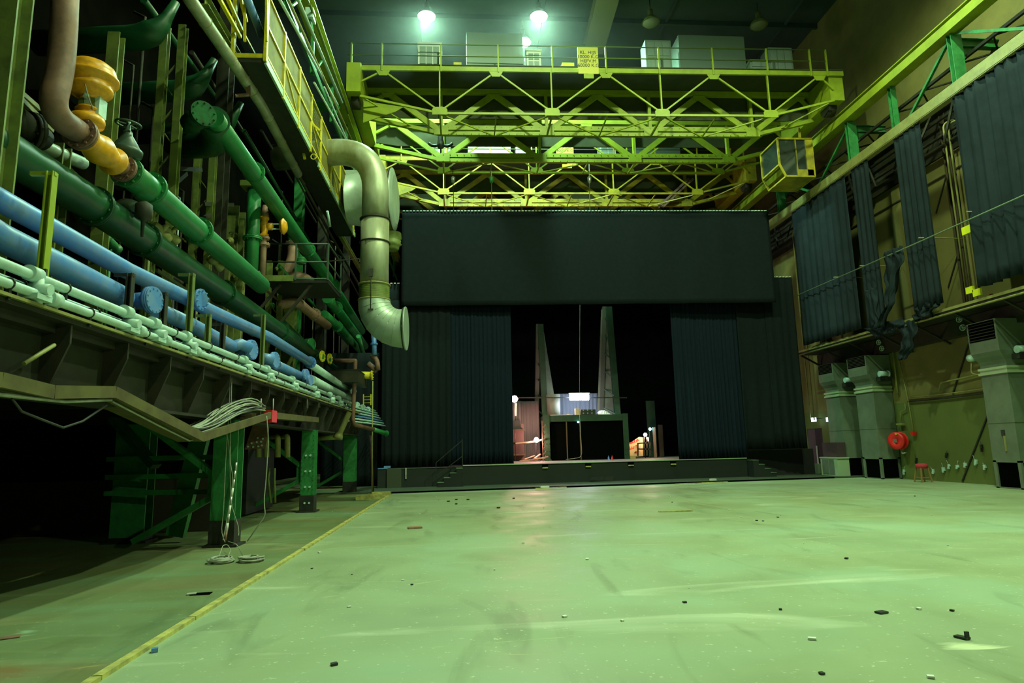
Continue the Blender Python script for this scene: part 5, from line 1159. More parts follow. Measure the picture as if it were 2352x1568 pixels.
# mitred lower elbow, opening turned to the hall
seg = 7; rb = .62; eb = MB(); cpts = [V((c_ax, Yd, z3))]
top = V((c_ax, Yd, z3-.02)); R_ = (xo-c_ax)*.92; zc = z3-.02-max(0, (z3-zo)-R_)
for k in range(seg+1):
    t = math.pi/2*k/seg; cpts.append(V((c_ax+R_*(1-math.cos(t)), Yd, zc-R_*math.sin(t))))
cpts.append(cpts[-1]+V((.10,0,0)))
eb.tube(cpts, .5, 44, True, [.5]+[.5+.12*k/seg for k in range(seg+1)]+[.63]); eb.sm = [False if len(f) > 4 else True for f in eb.f]
eb.build('lower_elbow', M['silver_clean'], r)
sm_ = MB()
for k in range(1, seg+1):
    ax = (cpts[k+1]-cpts[k-1] if k < len(cpts)-1 else cpts[k]-cpts[k-1]); sm_.torus(cpts[k], ax, .502+.12*(k-1)/seg, .007, 40, 5)
sm_.build('elbow_seams', M['silver'], r)
e = cpts[-1]; axd = V((1, -.04, 0)).normalized()
MB().lathe(e, axd, [(-.02,.60),(-.02,.69),(.02,.70),(.03,.69)], 44).build('outlet_flange', M['silver_clean'], r)
MB().torus(e-axd*.05, axd, .66, .015, 44, 6).build('bolt_ring', M['grime'], r)
# pull cord and small lugs on the duct
MB().box((c_ax-.12, Yd-.56, z2+.15), (c_ax+.03, Yd-.5, z2+.4)).cyl((c_ax-.03, Yd-.52, z3-.4), (c_ax-.03, Yd-.52, z2+.15), .012, 6).box((c_ax-.12, Yd-.56, z3-.42), (c_ax+.05, Yd-.48, z3-.38)).build('pull_cord', M['grime'], r)
# fan housing behind it
q = P(902, 458, Y=23.0)
r = thing('fan_housing', 'large pale green drum with bolted rim behind the silver duct', 'fan housing', q)
MB().lathe(q, (1, -.05, 0), [(-1.6,.9),(-.9,1.02),(-.06,1.02),(-.05,1.14),(0,1.14),(.05,1.14),(.06,1.0),(.12,.9)], 48).build('drum', M['silver_clean'], r)
MB().torus(q, (1,-.05,0), 1.15, .02, 48, 6).build('bolt_ring', M['grime'], r)
q2 = P(900, 545, Y=23.0)
MB().lathe(q2, (0,0,-1), [(-.15,.34),(.05,.36),(.1,.30),(.15,.34),(.22,.3),(.27,.36),(.32,.28),(.45,.26),(.5,.2)], 24).build('outlet_collar', M['olive'], r)
o = MB().box(tuple(P(785, 390, Y=23.6)), tuple(V((P(825, 470, Y=23.6).x, 24.4, P(825, 470, Y=23.6).z)))).build('pale_box', M['silver_clean']); tag(o, 'pale green box behind the far end of the yellow walkway', 'box')
o = MB().tube([P(795, 475, Y=23.3), P(830, 475, Y=23.3)], .09, 12).build('blue_stub', M['blue']); tag(o, 'short horizontal blue pipe between walkway and silver duct', 'pipe')
o = MB().tube([P(858, 762, Y=25.5), P(860, 815, Y=25.5)], .10, 12).flange(P(859, 790, Y=25.5), (0,0,1), .15, .02, 6).build('blue_stub', M['blue']); tag(o, 'short vertical blue pipe below the silver duct elbow', 'pipe')
o = MB().tube(fillet([P(853, 815, Y=25.6), P(866, 825, Y=25.6), P(868, 850, Y=25.6)], .2), .1, 10).tube([P(845, 835, Y=25.8), P(866, 852, Y=25.8)], .12, 10).build('brown_elbows', M['rust']); tag(o, 'brown elbows under the vertical blue pipe', 'pipe')

# brown standpipe with sign box and yellow pipe
yb = 23.6
r = thing('brown_standpipe', 'brown pipe bending down behind the grey box and out to a green capped end', 'pipe', P(812, 900, Y=yb))
pts = fillet([P(765, 828, Y=yb), P(816, 828, Y=yb), P(816, 830, Y=yb), P(810, 974, Y=yb), P(857, 986, Y=yb+1.2)], .22, 6)
MB().tube(pts, .075, 14).build('pipe_body', M['rust'], r)
MB().tube([P(857, 986, Y=yb+1.2), P(886, 995, Y=yb+1.9)], .085, 14).lathe(P(886, 995, Y=yb+1.9), (.5,.8,-.1), [(-.05,.11),(.05,.12),(.1,.08)], 14).build('green_end', M['pipe_green'], r)
yb = 23.3; a = P(757, 877, Y=yb); b = P(822, 849, Y=yb)
o = MB().box((a.x, yb, a.z), (b.x, yb+2.2, b.z)).build('grey_box', M['grime']); tag(o, 'dull grey rectangular box in front of the brown standpipe', 'box'); MB().box((a.x-.02, yb-.01, b.z), (b.x+.02, yb+2.2, b.z+.02)).box((a.x-.01, yb-.015, a.z-.02), (b.x+.02, yb+2.2, a.z)).build('rim', M['black_steel'], o)
yb = 25.0; o = MB().cyl(P(822, 861, Y=yb), P(853, 862, Y=yb), .14, 16).flange(P(854, 862, Y=yb), (1,0,0), .19, .02, 8).build('yellow_pipe', M['yellow']); tag(o, 'short bright yellow flanged pipe sticking out right of the grey box', 'pipe')
o = MB().tube([P(856, 875, Y=25.3), V((P(855, 1060, Y=25.3).x, 25.3, .055))], .025, 8).build('thin_rod', M['conduit']); tag(o, 'thin vertical rod under the yellow pipe, reaching to the stage wing', 'rod')
o = MB().tube([P(851, 1000, Y=25.5), V((P(857, 1070, Y=25.5).x, 25.5, .055))], .05, 8).build('plum_post', mat('plum post', (.10,.03,.045), .6)); tag(o, 'thin plum red post beside the stage wing at the left', 'post')
r = thing('leaning_pipe', 'olive pipe leaning out from under the platform with an open end', 'pipe', P(785, 980, Y=22))
MB().tube([P(802, 948, Y=22), P(778, 1000, Y=21.6)], .09, 12).lathe(P(778, 1000, Y=21.6), (-.3,-.2,-1), [(-.1,.1),(0,.14),(.1,.16),(.12,.1)], 14).build('pipe_body', M['conduit'], r)
MB().tube([P(778, 1003, Y=21.6), P(725, 1006, Y=21.6)], .09, 10).build('side_branch', M['olive'], r)
r = thing('small_ladder', 'small yellow ladder frame beyond the brown standpipe', 'ladder', P(845, 915, Y=26))
for px in (835, 852): MB().bar(P(px, 905, Y=26), P(px, 930, Y=26), .04).build('side_rail', M['yellow'], r)
for py in (911, 918, 925): MB().bar(P(835, py, Y=26), P(856, py-1, Y=26), .03).build('rung', M['conduit'], r)

# smaller lines and fittings filling the gaps between the stanchions
rn = random.Random(77)
for k, (px, y0, y1, m_) in enumerate(((408, 455, 620, 'pale'), (416, 440, 600, 'grime'), (500, 350, 520, 'steel'), (508, 380, 560, 'grime'), (345, 250, 470, 'grime'), (430, 560, 680, 'conduit'), (497, 620, 700, 'grime'), (640, 560, 640, 'steel'), (700, 600, 700, 'grime'), (560, 650, 720, 'conduit'), (720, 640, 720, 'steel'), (690, 440, 540, 'grime'), (648, 440, 500, 'steel'), (770, 560, 640, 'conduit'), (782, 590, 690, 'grime'), (300, 150, 330, 'grime'), (325, 40, 260, 'grime'))):
    X = -6.6-.03*k; mid = P(px, (y0+y1)/2, X=X); a = P(px, y0, Y=mid.y); b = P(px, y1, Y=mid.y)
    o = MB().tube([(X, mid.y, 2.98), (X, mid.y, a.z), (X-.3, mid.y+.1, a.z+.2)], .022+.012*(k % 3), 8).build('service_pipe', M[m_])
    tag(o, 'one of the thin vertical service pipes in the shadow among the stanchions', 'pipe', 'thin vertical service pipes among the stanchions')
for k, (px, py) in enumerate(((400, 640), (455, 650), (540, 640), (620, 700), (470, 560), (560, 600), (690, 650), (730, 690), (780, 740), (530, 560), (350, 470), (255, 560), (800, 780), (690, 560), (640, 620))):
    q = P(px, py, X=-6.1); ax = (rn.uniform(-.4,.4), 1, rn.uniform(-.4,.4))
    m_ = MB(); m_.lathe(q, ax, [(-.22,.04),(-.2,.10),(-.16,.10),(-.15,.06),(-.06,.09),(.06,.09),(.15,.06),(.16,.10),(.2,.10),(.22,.04)], 12); m_.cyl(q, q+V((.05,0,.28)), .03, 8); m_.cyl((q.x, q.y, 2.98), q, .028, 8); m_.torus(q+V((.05,0,.28)), (.1,.1,1), .10, .012, 14, 5)
    o = m_.build('small_valve', M[('grime','conduit','olive','steel_green')[k % 4]]); tag(o, 'one of the small grimy handwheel valves half hidden between pipes and stanchions', 'valve', 'small grimy valves between the stanchions')
for k, (a, b, X, rr, m_) in enumerate((((300, 430), (520, 600), -5.9, .05, 'grime'), ((380, 480), (640, 690), -5.8, .04, 'rust'), ((560, 300), (760, 640), -6.0, .06, 'pipe_dark'), ((600, 300), (790, 620), -6.2, .05, 'grime'), ((440, 120), (620, 400), -6.4, .06, 'grime'), ((330, 0), (520, 260), -6.8, .08, 'pipe_dark'), ((640, 610), (800, 790), -5.7, .06, 'steel_green'), ((100, 400), (290, 520), -5.9, .06, 'grime'))):
    A_ = P(*a, X=X); B_ = P(*b, X=X); o = MB().tube([A_, B_], rr, 10).build('lengthwise_pipe', M[m_]); tag(o, 'one of the thin dim pipes running lengthwise in the shadow behind the green pipes', 'pipe', 'thin dim lengthwise pipes in the shadow')
# ================================================================ stage, valance, drapes, backstage
def front(x): return 27.9+(x+3.5)*.085        # the stage front runs slightly skew
ZS = .88
r = thing('stage', 'low black stage with pale trimmed front edge', 'stage', (5, 32, 0))
F = lambda x, dy=0: (x, front(x)+dy)
x0, x1, x2 = -3.6, -.05, 12.9
def slab(mb, xa, xb, z0, z1, dy=0, yb=38):
    a = F(xa, dy); b = F(xb, dy); return mb.poly([(a[0], a[1], z0), (b[0], b[1], z0), (b[0], yb, z0), (a[0], yb, z0)], z1-z0, (0, 0, 1))
slab(MB(), x1, x2, .05, ZS).build('front_section', M['stage'], r)
slab(MB(), x0, x1-.01, .05, ZS-.05, .1).build('left_section', M['stage'], r)
slab(MB(), x1+.02, x2-.02, ZS, ZS+.015, .15).build('stage_floor', M['stage_floor'], r)
m_ = MB(); a = F(x1, -.015); b = F(x2, -.015); m_.bar((a[0], a[1], ZS+.005), (b[0], b[1], ZS+.005), .05, .03); m_.build('edge_trim', M['duct_trim'], r)
m_ = MB(); a = F(x0, .085); b = F(x1, .085); m_.bar((a[0], a[1], ZS-.045), (b[0], b[1], ZS-.045), .03, .015); m_.build('edge_trim', mat('dim pale edge', (.12,.17,.11), .6), r)
for px, py in ((1252, 1072), (1351, 1068), (1449, 1065), (1546, 1061)):
    q = P(px, py, Y=front(P(px, py, Y=28.5).x)-.02)
    o = MB().box((q.x-.13, q.y-.03, ZS-.15), (q.x+.13, q.y+.02, ZS-.03)).build('edge_notch', M['black'], r)
    MB().box((q.x-.12, q.y-.045, ZS-.20), (q.x+.12, q.y+.0, ZS-.15)).build('yellow_marker', M['strip'], o)
q = P(1385, 1107, Y=front(5)-.02); MB().poly([(q.x-.65, q.y-.02, .1), (q.x-.5, q.y-.02, .24), (q.x+.5, q.y-.02, .28), (q.x+.4, q.y-.02, .06)], .02, (0,-1,0)).build('torn_flap', M['black_steel'], r)
q = P(905, 1100, Y=front(-3)); MB().box((q.x-.3, q.y-.02, .05), (q.x+.3, q.y+.1, .82)).build('hatch', mat('dim green hatch', (.05,.06,.035), .7), r)
q = P(932, 1090, Y=front(-2.5)); MB().box((q.x-.03, q.y+.05, .4), (q.x+.03, q.y+.1, .85)).build('rag_strip', M['cable_w'], r)
for k in range(2):
    pass
def steps(x_top, dirn, label):
    rr = thing('stage_steps', label, 'steps', (x_top, front(x_top)-.3, .05), 'black steps at the stage ends')
    for k in range(4):
        z = .05+(ZS-.05)*(4-k)/4.4-.02; xa = x_top+dirn*k*.26; xb = x_top+dirn*(k+1)*.26
        yy = front(x_top)
        MB().box((min(xa, xb), yy-.62, .05), (max(xa, xb), yy-.02, z)).build('step', M['stage'], rr)
        MB().box((min(xa, xb)-.01, yy-.64, z), (max(xa, xb)+.01, yy-.01, z+.02)).build('tread', mat('dim pale edge', (.12,.17,.11), .6), rr)
    return rr
rr = steps(-.05, -1, 'black steps at the left end of the stage front, with thin handrail')
yy = front(-.3)
MB().bar((-.05, yy-.6, .1), (-.05, yy-.6, 2.0), .03).build('handrail_post', M['black_steel'], rr); MB().bar((-.05, yy-.6, 1.95), (-1.15, yy-.6, 1.05), .03).bar((-.05, yy-.6, 1.3), (-1.15, yy-.6, .5), .03).bar((-1.15, yy-.6, 1.05), (-1.15, yy-.6, .1), .03).build('handrail', M['black_steel'], rr)
steps(12.92, 1, 'black steps at the right end of the stage front')
o = MB().poly([(13.0, 29.75, .05), (16.6, 30.2, .05), (16.6, 30.35, .05), (13.0, 29.9, .05)], 1.18, (0,0,1)).build('black_skirt', mat('soot black board', (.016,.016,.016), .8)); tag(o, 'plain black board right of the stage steps, reaching to the door', 'board')
q = P(1888, 1073, Y=30.0); o = MB().box((q.x-.25, 30.35, .05), (q.x+.3, 30.8, .5)).build('green_box', M['duct_grey']); tag(o, 'small dark green box on the floor in front of the dark door', 'box')

# valance
mb = MB(); drape(mb, (-2.72, 28.75), (14.55, 28.75-.28), lambda u: 7.98, lambda u: 12.42, 5, .035, nx=120, nz=18, seed=5, topamp=.3)
o = mb.build('valance', M['cloth']); tag(o, 'huge plain black valance cloth hanging across the hall above the stage', 'curtain')
m_ = MB(); n = 110
for k in range(n):
    u = (k+.5)/n; x = -2.7+17.2*u; y = 28.75-.28*u; m_.box((x-.055, y-.03, 12.42), (x+.045, y+.03, 12.455))
m_.build('tie_row', mat('pale cloth ties', (.9,.95,.9), .6), o)
MB().tube([(-2.9, 28.78, 12.47), (14.7, 28.5, 12.47)], .025, 8).build('batten_pipe', M['black_steel'], o)
MB().box((-2.71, 28.69, 8.0), (14.53, 28.70-.0, 8.03)).box((-2.6, 28.60, 9.05), (14.4, 28.61, 9.07)).build('hem_seam', M['black_steel'], o) if False else None
# wing pieces
for k, (xa, xb, zt_, lb) in enumerate(((-3.45, -2.0, 9.1, 'black wing cloth left of the valance, its top lower than the valance'), (14.3, 15.75, 9.35, 'black wing cloth right of the valance, reaching down to the floor board'))):
    mb = MB(); drape(mb, (xa, 29.15), (xb, 29.1), .9 if k == 0 else 1.25, zt_, 4, .05, seed=k+1)
    o = mb.build('wing_cloth', M['cloth']); tag(o, lb, 'curtain')
    m_ = MB()
    for i in range(9): x = xa+(xb-xa)*(i+.5)/9; m_.box((x-.05, 29.08, zt_), (x+.04, 29.16, zt_+.03))
    m_.build('tie_row', mat('pale cloth ties', (.9,.95,.9), .6), o)
def side(xa, xb, m_, folds, amp, label, y=29.0, zt_=8.3, zb_=None, seed=1):
    mb = MB(); drape(mb, (xa, y), (xb, y+(xb-xa)*.02), (ZS+.02 if zb_ is None else zb_), zt_, folds, amp, seed=seed, nz=12); o = mb.build('stage_drape', M[m_]); tag(o, label, 'curtain'); return o
side(-3.6, -.55, 'cloth', 9, .07, 'pleated black drape at the far left of the stage', zb_=.85, seed=2)
side(-.6, 2.22, 'cloth_blue', 15, .07, 'navy pleated drape at the left side of the stage opening', y=29.15, seed=3)
side(9.75, 13.0, 'cloth_blue', 17, .07, 'navy pleated drape at the right side of the stage opening', y=29.25, seed=4)
side(12.9, 15.6, 'cloth', 4, .04, 'plain black drape at the far right of the stage', y=29.2, zb_=1.25, seed=6)
side(-6.3, -3.5, 'cloth', 6, .06, 'dim black drape behind the pipes at the left of the stage', y=29.6, zb_=.1, zt_=6, seed=7)

# backstage
o = MB().box((-6, 44.0, 0.01), (XW-.02, 44.1, 14)).build('backdrop', M['black']); tag(o, 'flat black backdrop far behind the stage', 'backdrop')
# raised booth platform
r = thing('booth_platform', 'green steel booth platform with black panels at the back of the stage', 'platform', (6.1, 33.5, .9))
bx = (4.1, 8.4)
MB().box((bx[0], 33.0, 2.85), (bx[1], 35.2, 3.17)).build('deck_beam', M['booth_green'], r)
MB().box((bx[0]+.35, 33.1, ZS+.02), (bx[1]-.05, 33.2, 2.85)).build('black_panel', M['black'], r)
for px in (1302, 1333): 
    q = P(px, 1000, Y=33.05); MB().box((q.x-.025, 33.04, ZS+.02), (q.x+.025, 33.1, 2.85)).build('panel_edge', mat('dim olive edge', (.07,.06,.025), .7), r)
for x in (bx[0]+.12, bx[1]-.12): 
    MB().ibeam((x, 33.1, ZS+.02), (x, 33.1, 3.2), .28, .3, .03, (0,1,0)).build('post', M['booth_green'], r)
    b = MB()
    for zz in (1.15, 1.4, 1.75, 2.0): 
        for dx in (-.07,.07): b.cyl((x+dx, 32.93, zz), (x+dx, 32.96, zz), .03, 6)
    b.build('rivets', M['booth_green'], r)
# tapering legs behind the platform
for k, (b0, t0, b1, t1, lb) in enumerate((((1252, 950), (1241, 745), (1232, 950), (1236, 745), 'tall tapering green tower leg at the left of the booth'), ((1418, 950), (1398, 705), (1380, 950), (1388, 705), 'tall tapering green tower leg at the right of the booth'))):
    r = thing('tower_leg', lb, 'tower', P(b0[0], b0[1], Y=34.0), 'tower legs behind the booth')
    A_, B_ = P(*b0, Y=34.2), P(*t0, Y=34.2); C_, D_ = P(*b1, Y=34.9), P(*t1, Y=34.9)
    A_.z = C_.z = 3.18; 
    MB().ibeam(A_, B_, .3, .3, .03, (0,1,0)).build('front_chord', M['booth_green'], r)
    MB().bar(C_, D_, .22, .3, (0,1,0)).build('rear_chord', mat('dim olive chord', (.05,.05,.03), .7), r)
    x2_ = A_.x+(.75 if k == 0 else -.95)
    tp = V((B_.x+(.1 if k == 0 else -.15), 34.9, B_.z))
    MB().poly([(min(A_.x, x2_), 34.8, 3.18), (max(A_.x, x2_), 34.8, 3.18), (tp.x+.12, 34.8, tp.z), (tp.x-.12, 34.8, tp.z)], .1, (0,1,0)).build('web_panel', mat('pale olive tower panel', (.11,.12,.07), .7, 0, (.05,.06,.04), 1, .7), r)
    m_ = MB()
    for i in range(6): a = A_.lerp(B_, i/6); b = C_.lerp(D_, (i+.5)/6); m_.bar(a, b, .06)
    m_.build('lacing', M['booth_green'], r)
o = MB().bar(P(1165, 913, Y=33.6), P(1440, 913, Y=33.6), .05).build('lighting_bar', M['black_steel']); tag(o, 'thin dark horizontal bar across the towers behind the booth', 'bar')
# pale chute left of fluorescent
o = MB().cyl(P(1272, 958, Y=34.0)+V((0,0,.02)), P(1270, 906, Y=34.0), .34, 24, .36).build('grey_drum', mat('dull drum', (.16,.18,.14), .7)); tag(o, 'pale grey drum on the booth platform left of the bright tube light', 'drum')
# fluorescent
a = P(1309, 912, Y=33.4); b = P(1352, 912, Y=33.4)
r = thing('tube_light', 'blazing white tube light hanging above the booth equipment', 'light', a.lerp(b, .5))
MB().tube([a, b], .15, 16).build('tube', M['tube_on'], r); MB().box((a.x-.05, a.y-.08, a.z+.17), (b.x+.05, a.y+.08, a.z+.22)).build('housing', M['white'], r)
light('AREA', tuple(a.lerp(b, .5)+V((0, 0, -.2))), 120, (.75, .8, 1), (.9, .2), tuple(a.lerp(b, .5)+V((0, .3, -3))))
light('POINT', tuple(a.lerp(b, .5)+V((0, .4, 0))), 90, (.75, .8, 1), .2)
# grey lit curtain behind it
mb = MB(); drape(mb, (5.1, 35.3), (7.4, 35.3), 3.2, 4.45, 10, .06, seed=8); o = mb.build('booth_curtain', mat('blue grey cloth', (.10,.12,.15), .95)); tag(o, 'grey blue pleated curtain right behind the bright tube light', 'curtain')
# dj gear
r = thing('dj_case', 'black flight case with dials on the booth platform', 'equipment case', P(1352, 955, Y=33.3))
a = P(1335, 956, Y=33.2); b = P(1368, 939, Y=33.2)
MB().box((a.x, 33.2, 3.18), (b.x, 33.8, b.z)).build('case', M['black_steel'], r)
m_ = MB()
for i in range(3):
    for j in range(2): m_.cyl((a.x+.12+i*.22, 33.17, 3.26+j*.15), (a.x+.12+i*.22, 33.2, 3.26+j*.15), .035, 10)
m_.box((a.x-.01, 33.19, b.z-.02), (b.x+.01, 33.22, b.z)); m_.build('dials', M['steel'], r)
o = MB().box((P(1322, 950, Y=33.3).x, 33.3, 3.18), (P(1333, 950, Y=33.3).x, 33.6, 3.52)).build('cardboard_box', mat('cardboard', (.50,.38,.22), .8)); tag(o, 'small cardboard box beside the flight case on the booth platform', 'box')
mb = MB(); a = P(1372, 956, Y=33.3); rnd = random.Random(5); n = 18; vs = []; fs = []
for j in range(6):
    for i in range(n):
        vs.append((a.x+i/(n-1)*.75, 33.15+j*.09, 3.18+(.22*math.sin(math.pi*min(1, i/(n-1)+.08))*(math.sin(math.pi*j/5))+rnd.uniform(0,.04) if 0 < j < 5 else 0)))
for j in range(5):
    for i in range(n-1): fs.append((j*n+i, j*n+i+1, (j+1)*n+i+1, (j+1)*n+i))
fs.append(tuple(i for i in range(n))+tuple(5*n+i for i in reversed(range(n))))
mb.add(vs, fs); o = mb.build('white_sheet', M['white']); tag(o, 'crumpled white sheet on the right of the booth platform', 'sheet')
o = MB().box((4.45, 33.1, 3.175), (5.6, 33.4, 3.20)).box((5.3, 33.15, 3.2), (5.42, 33.25, 3.24)).build('table_litter', mat('pale paper', (.6,.5,.4), .8)); tag(o, 'pale papers along the front edge of the booth platform', 'papers')
q = P(1328, 969, Y=32.95); o = MB().cyl((q.x, 32.9, q.z), (q.x, 32.98, q.z), .04, 10).build('cyan_indicator', M['cyan_on']); tag(o, 'tiny cyan indicator light on the booth platform beam', 'light')
# pink bulbs left
def bulb(px, py, Y, R_, name, label, pw, m_='pink_on', c_=(1,.45,.38)):
    q = P(px, py, Y=Y); r = thing(name, label, 'light', q)
    MB().lathe(q, (0,0,1), [(-R_,.01),(-R_*.8,R_*.6),(0,R_),(R_*.8,R_*.6),(R_,.01)], 14).build('bulb', M[m_], r)
    MB().bar(q+V((0,R_+.02,0)), q+V((0,R_+.12,0)), .06).cyl((q.x, q.y+R_+.1, ZS+.02), (q.x, q.y+R_+.1, q.z+.03), .015, 8).build('stand', M['black_steel'], r)
    light('POINT', tuple(q+V((.0, -.3, 0))), pw*4, c_, .1); return r, q
bulb(1182, 916, 32.0, .17, 'work_lamp', 'glaring pinkish lamp at the edge of the left navy drape', 60)
bulb(1232, 1010, 33.0, .13, 'work_lamp', 'smaller pinkish lamp left of the booth near the stage floor', 45)
bulb(1482, 998, 33.3, .10, 'work_lamp', 'small white lamp over the painted board right of the booth', 22, 'pink_on', (1,.62,.35))
q = P(1487, 1004, Y=33.35); o = MB().cyl(q+V((0,0,-.2)), q+V((0,0,0)), .06, 10).build('candle_lamp', mat('glowing candle glass', (1,.8,.6), emit=6)); tag(o, 'glowing stub just below the small white lamp right of the booth', 'light')
bulb(1493, 985, 34.5, .08, 'cyan_lamp', 'small cyan lamp right of the booth', 4, 'cyan_on', (.2,.8,1))
q = P(1188, 930, Y=33.2); a = P(1184, 955, Y=33.2); o = MB().bar((a.x, 33.2, a.z), (q.x-.06, 33.2, q.z+.1), .10).build('lit_post', M['white']); tag(o, 'bright white post directly below the glaring pinkish lamp', 'post')
mb = MB(); drape(mb, (2.2, 33.9), (3.0, 33.9), ZS+.02, 4.0, 5, .06, seed=12); o = mb.build('back_curtain', M['cloth_light']); tag(o, 'pink lit curtain just right of the left navy drape', 'curtain')
mb = MB(); drape(mb, (3.0, 34.3), (4.0, 34.3), ZS+.02, 4.0, 7, .06, seed=13); o = mb.build('back_curtain', M['cloth_light']); tag(o, 'dim reddish pleated curtain between the pinkish lamps', 'curtain')
# shelves and clutter left of the booth
r = thing('shelf_unit', 'dark shelf with brown boards at the left edge of the stage opening', 'shelf', (2.8, 33.4, ZS))
for z in (1.2, 1.85, 2.45): MB().box((2.35, 33.0, z), (3.1, 33.6, z+.05)).build('shelf_board', M['brown_beam'], r)
MB().box((2.35, 33.6, ZS+.02), (3.1, 33.66, 2.8)).build('back_panel', mat('dim brown panel', (.10,.06,.05), .8), r)
MB().box((2.5, 33.1, 2.5), (2.9, 33.5, 2.95)).build('speaker', M['black_steel'], r)
o = MB().tube([P(1183, 1019, Y=32.8), P(1213, 1016, Y=32.8), P(1232, 1013, Y=32.9), P(1252, 1008, Y=32.9)], .05, 8).build('bent_board', mat('pinkish wood', (.5,.3,.22), .7)); tag(o, 'bent pale rail running through the smaller pinkish lamp', 'rail')
for k, (x, l, an) in enumerate(((2.4, 1.3, .1), (2.7, 1.0, .35), (2.9, 1.1, -.2), (3.3, .9, .25), (3.0, .7, .7), (3.5, .8, 1.1))):
    y = 31.9+.15*k; z = ZS+.045+.022*k; o = MB().bar((x, y, z), (x+l*math.cos(an), y+l*math.sin(an)*.6, z+.04*k), .09, .04).build('scrap_timber', mat('pinkish wood', (.5,.3,.22), .7))
    tag(o, 'one of the scrap timbers heaped on the stage floor left of the booth', 'timber', 'scrap timbers heaped on the stage left of the booth')
o = MB()
for i in range(8): z = 1.0+i*.22; o.bar((3.95, 32.7, z), (4.1+.03*math.sin(i*2), 32.75, z+.16), .05)
o = o.box((3.93, 32.68, ZS+.02), (3.98, 32.74, 2.9)).build('twisted_bracket', M['rust']); tag(o, 'rusty twisted bracket post at the left foot of the booth', 'post')
# painted board with red letters, half hidden behind a truss frame
zf = ZS+.03; yb = 33.7
def PB(px, py): q = P(px, py, Y=yb); return (q.x, yb, max(q.z, zf))
r = thing('painted_board', 'pale orange board with red hand painted letters right of the booth', 'board', P(1460, 1045, Y=yb))
MB().poly([PB(1443, 1049), PB(1479, 1047), PB(1477, 1004), PB(1468, 1003), PB(1440, 1022), PB(1437, 1018), PB(1437, 1040), PB(1443, 1040)], .03, (0,1,0)).build('board', mat('pale orange board', (.72,.50,.26), .7), r)
rl = mat('red hand lettering', (.75,.03,.03), .7)
def stroke(pts, w_=.035):
    m_ = MB()
    for a, b in zip(pts[:-1], pts[1:]):
        A_ = V(PB(*a))+V((0,-.012,0)); B_ = V(PB(*b))+V((0,-.012,0)); m_.bar(A_, B_, w_, .01, (0,1,0)) if False else m_.bar(A_, B_, .01, w_)
    return m_
Z_ = lambda x, y: (1380+x*200/2240, 930+y*140/1568)
chars = [ [(735,1000),(745,960),(775,1000),(790,945)], [(800,985),(815,935),(835,980)], [(850,970),(860,905),(885,905),(865,940),(890,965)], [(905,955),(925,880),(940,950)], [(945,940),(940,865),(985,935),(985,850)],
          [(745,1070),(745,1130),(790,1125)], [(800,1060),(805,1120),(845,1115),(845,1050)], [(875,1045),(880,1115)], [(890,1040),(940,1030)], [(915,1035),(925,1110)], [(1010,1040),(1005,1105)], [(990,1180),(930,1200),(870,1220)], [(905,1190),(870,1220),(915,1235)] ]
for c in chars: stroke([Z_(*p) for p in c]).build('red_letter', rl, r)
r2 = thing('metal_frame', 'black square tube frame standing in front of the painted board', 'frame', P(1480, 1045, Y=33.2))
m_ = MB()
for a, b in (((1465, 1047), (1465, 1017)), ((1465, 1018), (1493, 1016)), ((1465, 1031), (1493, 1031)), ((1479, 1047), (1479, 1004)), ((1493, 1047), (1493, 1015)), ((1486, 1046), (1486, 1008))):
    A_ = P(*a, Y=33.2); B_ = P(*b, Y=33.2); A_.z = max(A_.z, ZS+.02); m_.bar(A_, B_, .07)
m_.build('frame', M['black_steel'], r2)
o = MB().box((P(1445, 1046, Y=33.0).x, 33.0, ZS+.02), (P(1460, 1046, Y=33.0).x, 33.3, ZS+.16)).build('small_bench', M['wood']); tag(o, 'small pale block on the stage in front of the painted board', 'block')
q = P(1505, 1040, Y=34.2); o = MB().box((q.x-.06, 34.2, ZS+.02), (q.x+.08, 34.25, 2.5)).build('wooden_post', mat('dim brown post', (.16,.11,.08), .8)); tag(o, 'dim brown vertical post right of the metal frame on stage', 'post')
for k, (px, m__, y0, y1) in enumerate(((1495, 'booth_green', 920, 990), (1520, 'brown_beam', 975, 1046))):
    q = P(px, 950, Y=36.5); a = P(px, y0, Y=36.5); b = P(px, y1, Y=36.5); o = MB().box((q.x-.25, 36.5, ZS+.02), (q.x+(.25 if k == 0 else 0), 36.6, a.z)).build('backstage_flat', M[m__]); tag(o, ['dim green upright flat far right of the booth in the dark', 'brown upright flat in the dark near the right navy drape', 'dark blue upright flat against the right navy drape'][k], 'flat')
# bottles and scraps on the stage floor
for k, (px, py, m__) in enumerate(((1406, 1050, 'red'), (1398, 1053, 'blue'))):
    q = P(px, py, Y=31.0+k*.2); o = MB().lathe((q.x, q.y, ZS+.016), (0,0,1), [(0,.035),(.12,.04),(.17,.015),(.21,.015)], 12).build('bottle', M[m__]); tag(o, ['small red capped bottle standing on the stage floor', 'tiny pale blue bottle on the stage floor beside the red one'][k], 'bottle')
q = P(1573, 1049, Z=ZS); o = MB().lathe((q.x, q.y+.2, ZS+.016), (0,0,1), [(0,.04),(.1,.05)], 12).build('paper_cup', M['white']); tag(o, 'small white cup on the stage edge near the right navy drape', 'cup')
q = P(885, 1075, Y=28.2); o = MB().box((q.x-.3, 28.1, .84), (q.x+.1, 28.3, .87)).box((q.x-.05, 28.1, .87), (q.x+.22, 28.25, .95)).build('left_litter', M['blue']); tag(o, 'small blue and white litter on the left end of the stage', 'litter')
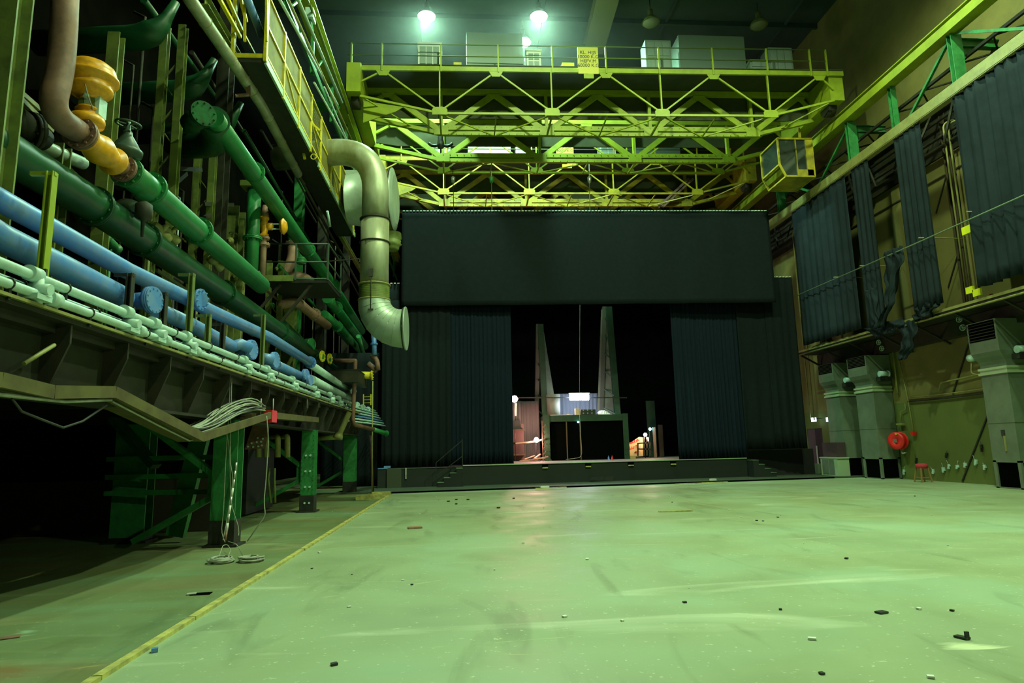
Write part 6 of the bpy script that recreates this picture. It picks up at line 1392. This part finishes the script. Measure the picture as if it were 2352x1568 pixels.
o = MB().tube([P(1332, 700, Y=30.5), P(1331, 950, Y=31.5)], .008, 5).tube(fillet([P(1331, 950, Y=31.5), P(1337, 1050, Y=31.5), P(1300, 1055, Y=31.0)], .3), .01, 5).build('hanging_wire', M['cable_w']); tag(o, 'thin vertical wire hanging in the middle of the stage opening', 'wire')

# ================================================================ litter on the hall floor
def flatbit(px, py, w_, d_, h_, m_, name, label, cat, rot=0, grp=None):
    q = P(px, py, Z=0); o = MB().box((q.x-w_/2, q.y-d_/2, .003), (q.x+w_/2, q.y+d_/2, .003+h_), Matrix.Rotation(rot, 3, 'Z')).build(name, m_ if not isinstance(m_, str) else M[m_]); tag(o, label, cat, grp); return o
flatbit(953, 1213, .28, .2, .03, 'pink', 'brick_shard', 'small reddish shard on the floor left of centre', 'shard', .2)
flatbit(1552, 1175, .82, .05, .025, 'strip', 'lath', 'thin yellow lath lying on the hall floor right of centre', 'lath', -.05)
flatbit(2025, 1408, .1, .07, .015, 'black_steel', 'tag_plate', 'small dark plate lying on the floor at the right, in front of the ducts', 'plate', .3)
flatbit(462, 1364, .22, .13, .004, 'black', 'floor_hole', 'dark rectangular slot in the floor left of the batten', 'slot', .1)
flatbit(440, 1365, .1, .09, .012, 'cable_w', 'slot_cover', 'pale chip beside the dark slot in the floor left of the batten', 'chip', .3)
flatbit(2210, 1466, .06, .1, .015, 'black_steel', 'bolt_scrap', 'small dark metal scrap on the floor at the lower right, left one', 'scrap', .4)
o = flatbit(2222, 1469, .03, .02, .06, 'black_steel', 'bolt_scrap', 'small upright metal scrap on the floor at the lower right, right one', 'scrap')
flatbit(355, 1497, .05, .05, .03, 'blue', 'plug', 'small dark blue plug lying on the batten at the lower left', 'plug', .4)
flatbit(12, 1466, .22, .1, .006, 'rust', 'floor_slot', 'dark red slot in the floor at the far left edge', 'slot', .5)
flatbit(1250, 1121, .35, .2, .08, 'white', 'white_rag', 'crumpled white rag at the floor lip in front of the stage, left of centre', 'rag', .3)
flatbit(1638, 1106, .25, .15, .12, 'white', 'paper_scrap', 'white paper scrap at the floor lip in front of the stage, right of centre', 'paper', .3)
rnd = random.Random(21)
for k in range(46):
    px = rnd.uniform(700, 2300); py = rnd.choice((rnd.uniform(1135, 1200), rnd.uniform(1150, 1400), rnd.uniform(1300, 1560))); dark = rnd.random() < .45
    s = .012+rnd.random()*.03
    flatbit(px, py, s, s*rnd.uniform(.6, 1.6), s*.4, 'black_steel' if dark else 'white', 'floor_crumb', 'tiny dark crumb lying on the hall floor' if dark else 'tiny white crumb lying on the hall floor', 'debris', rnd.random()*3, 'dark crumbs scattered on the hall floor' if dark else 'white crumbs scattered on the hall floor')
for k, (px, py) in enumerate(((1048, 1158), (1030, 1152), (1075, 1148), (1180, 1145), (1145, 1167), (1048, 1148))):
    flatbit(px, py, .07, .07, .03, 'black_steel', 'floor_crumb', 'tiny dark crumb lying on the hall floor', 'debris', k, 'dark crumbs scattered on the hall floor')
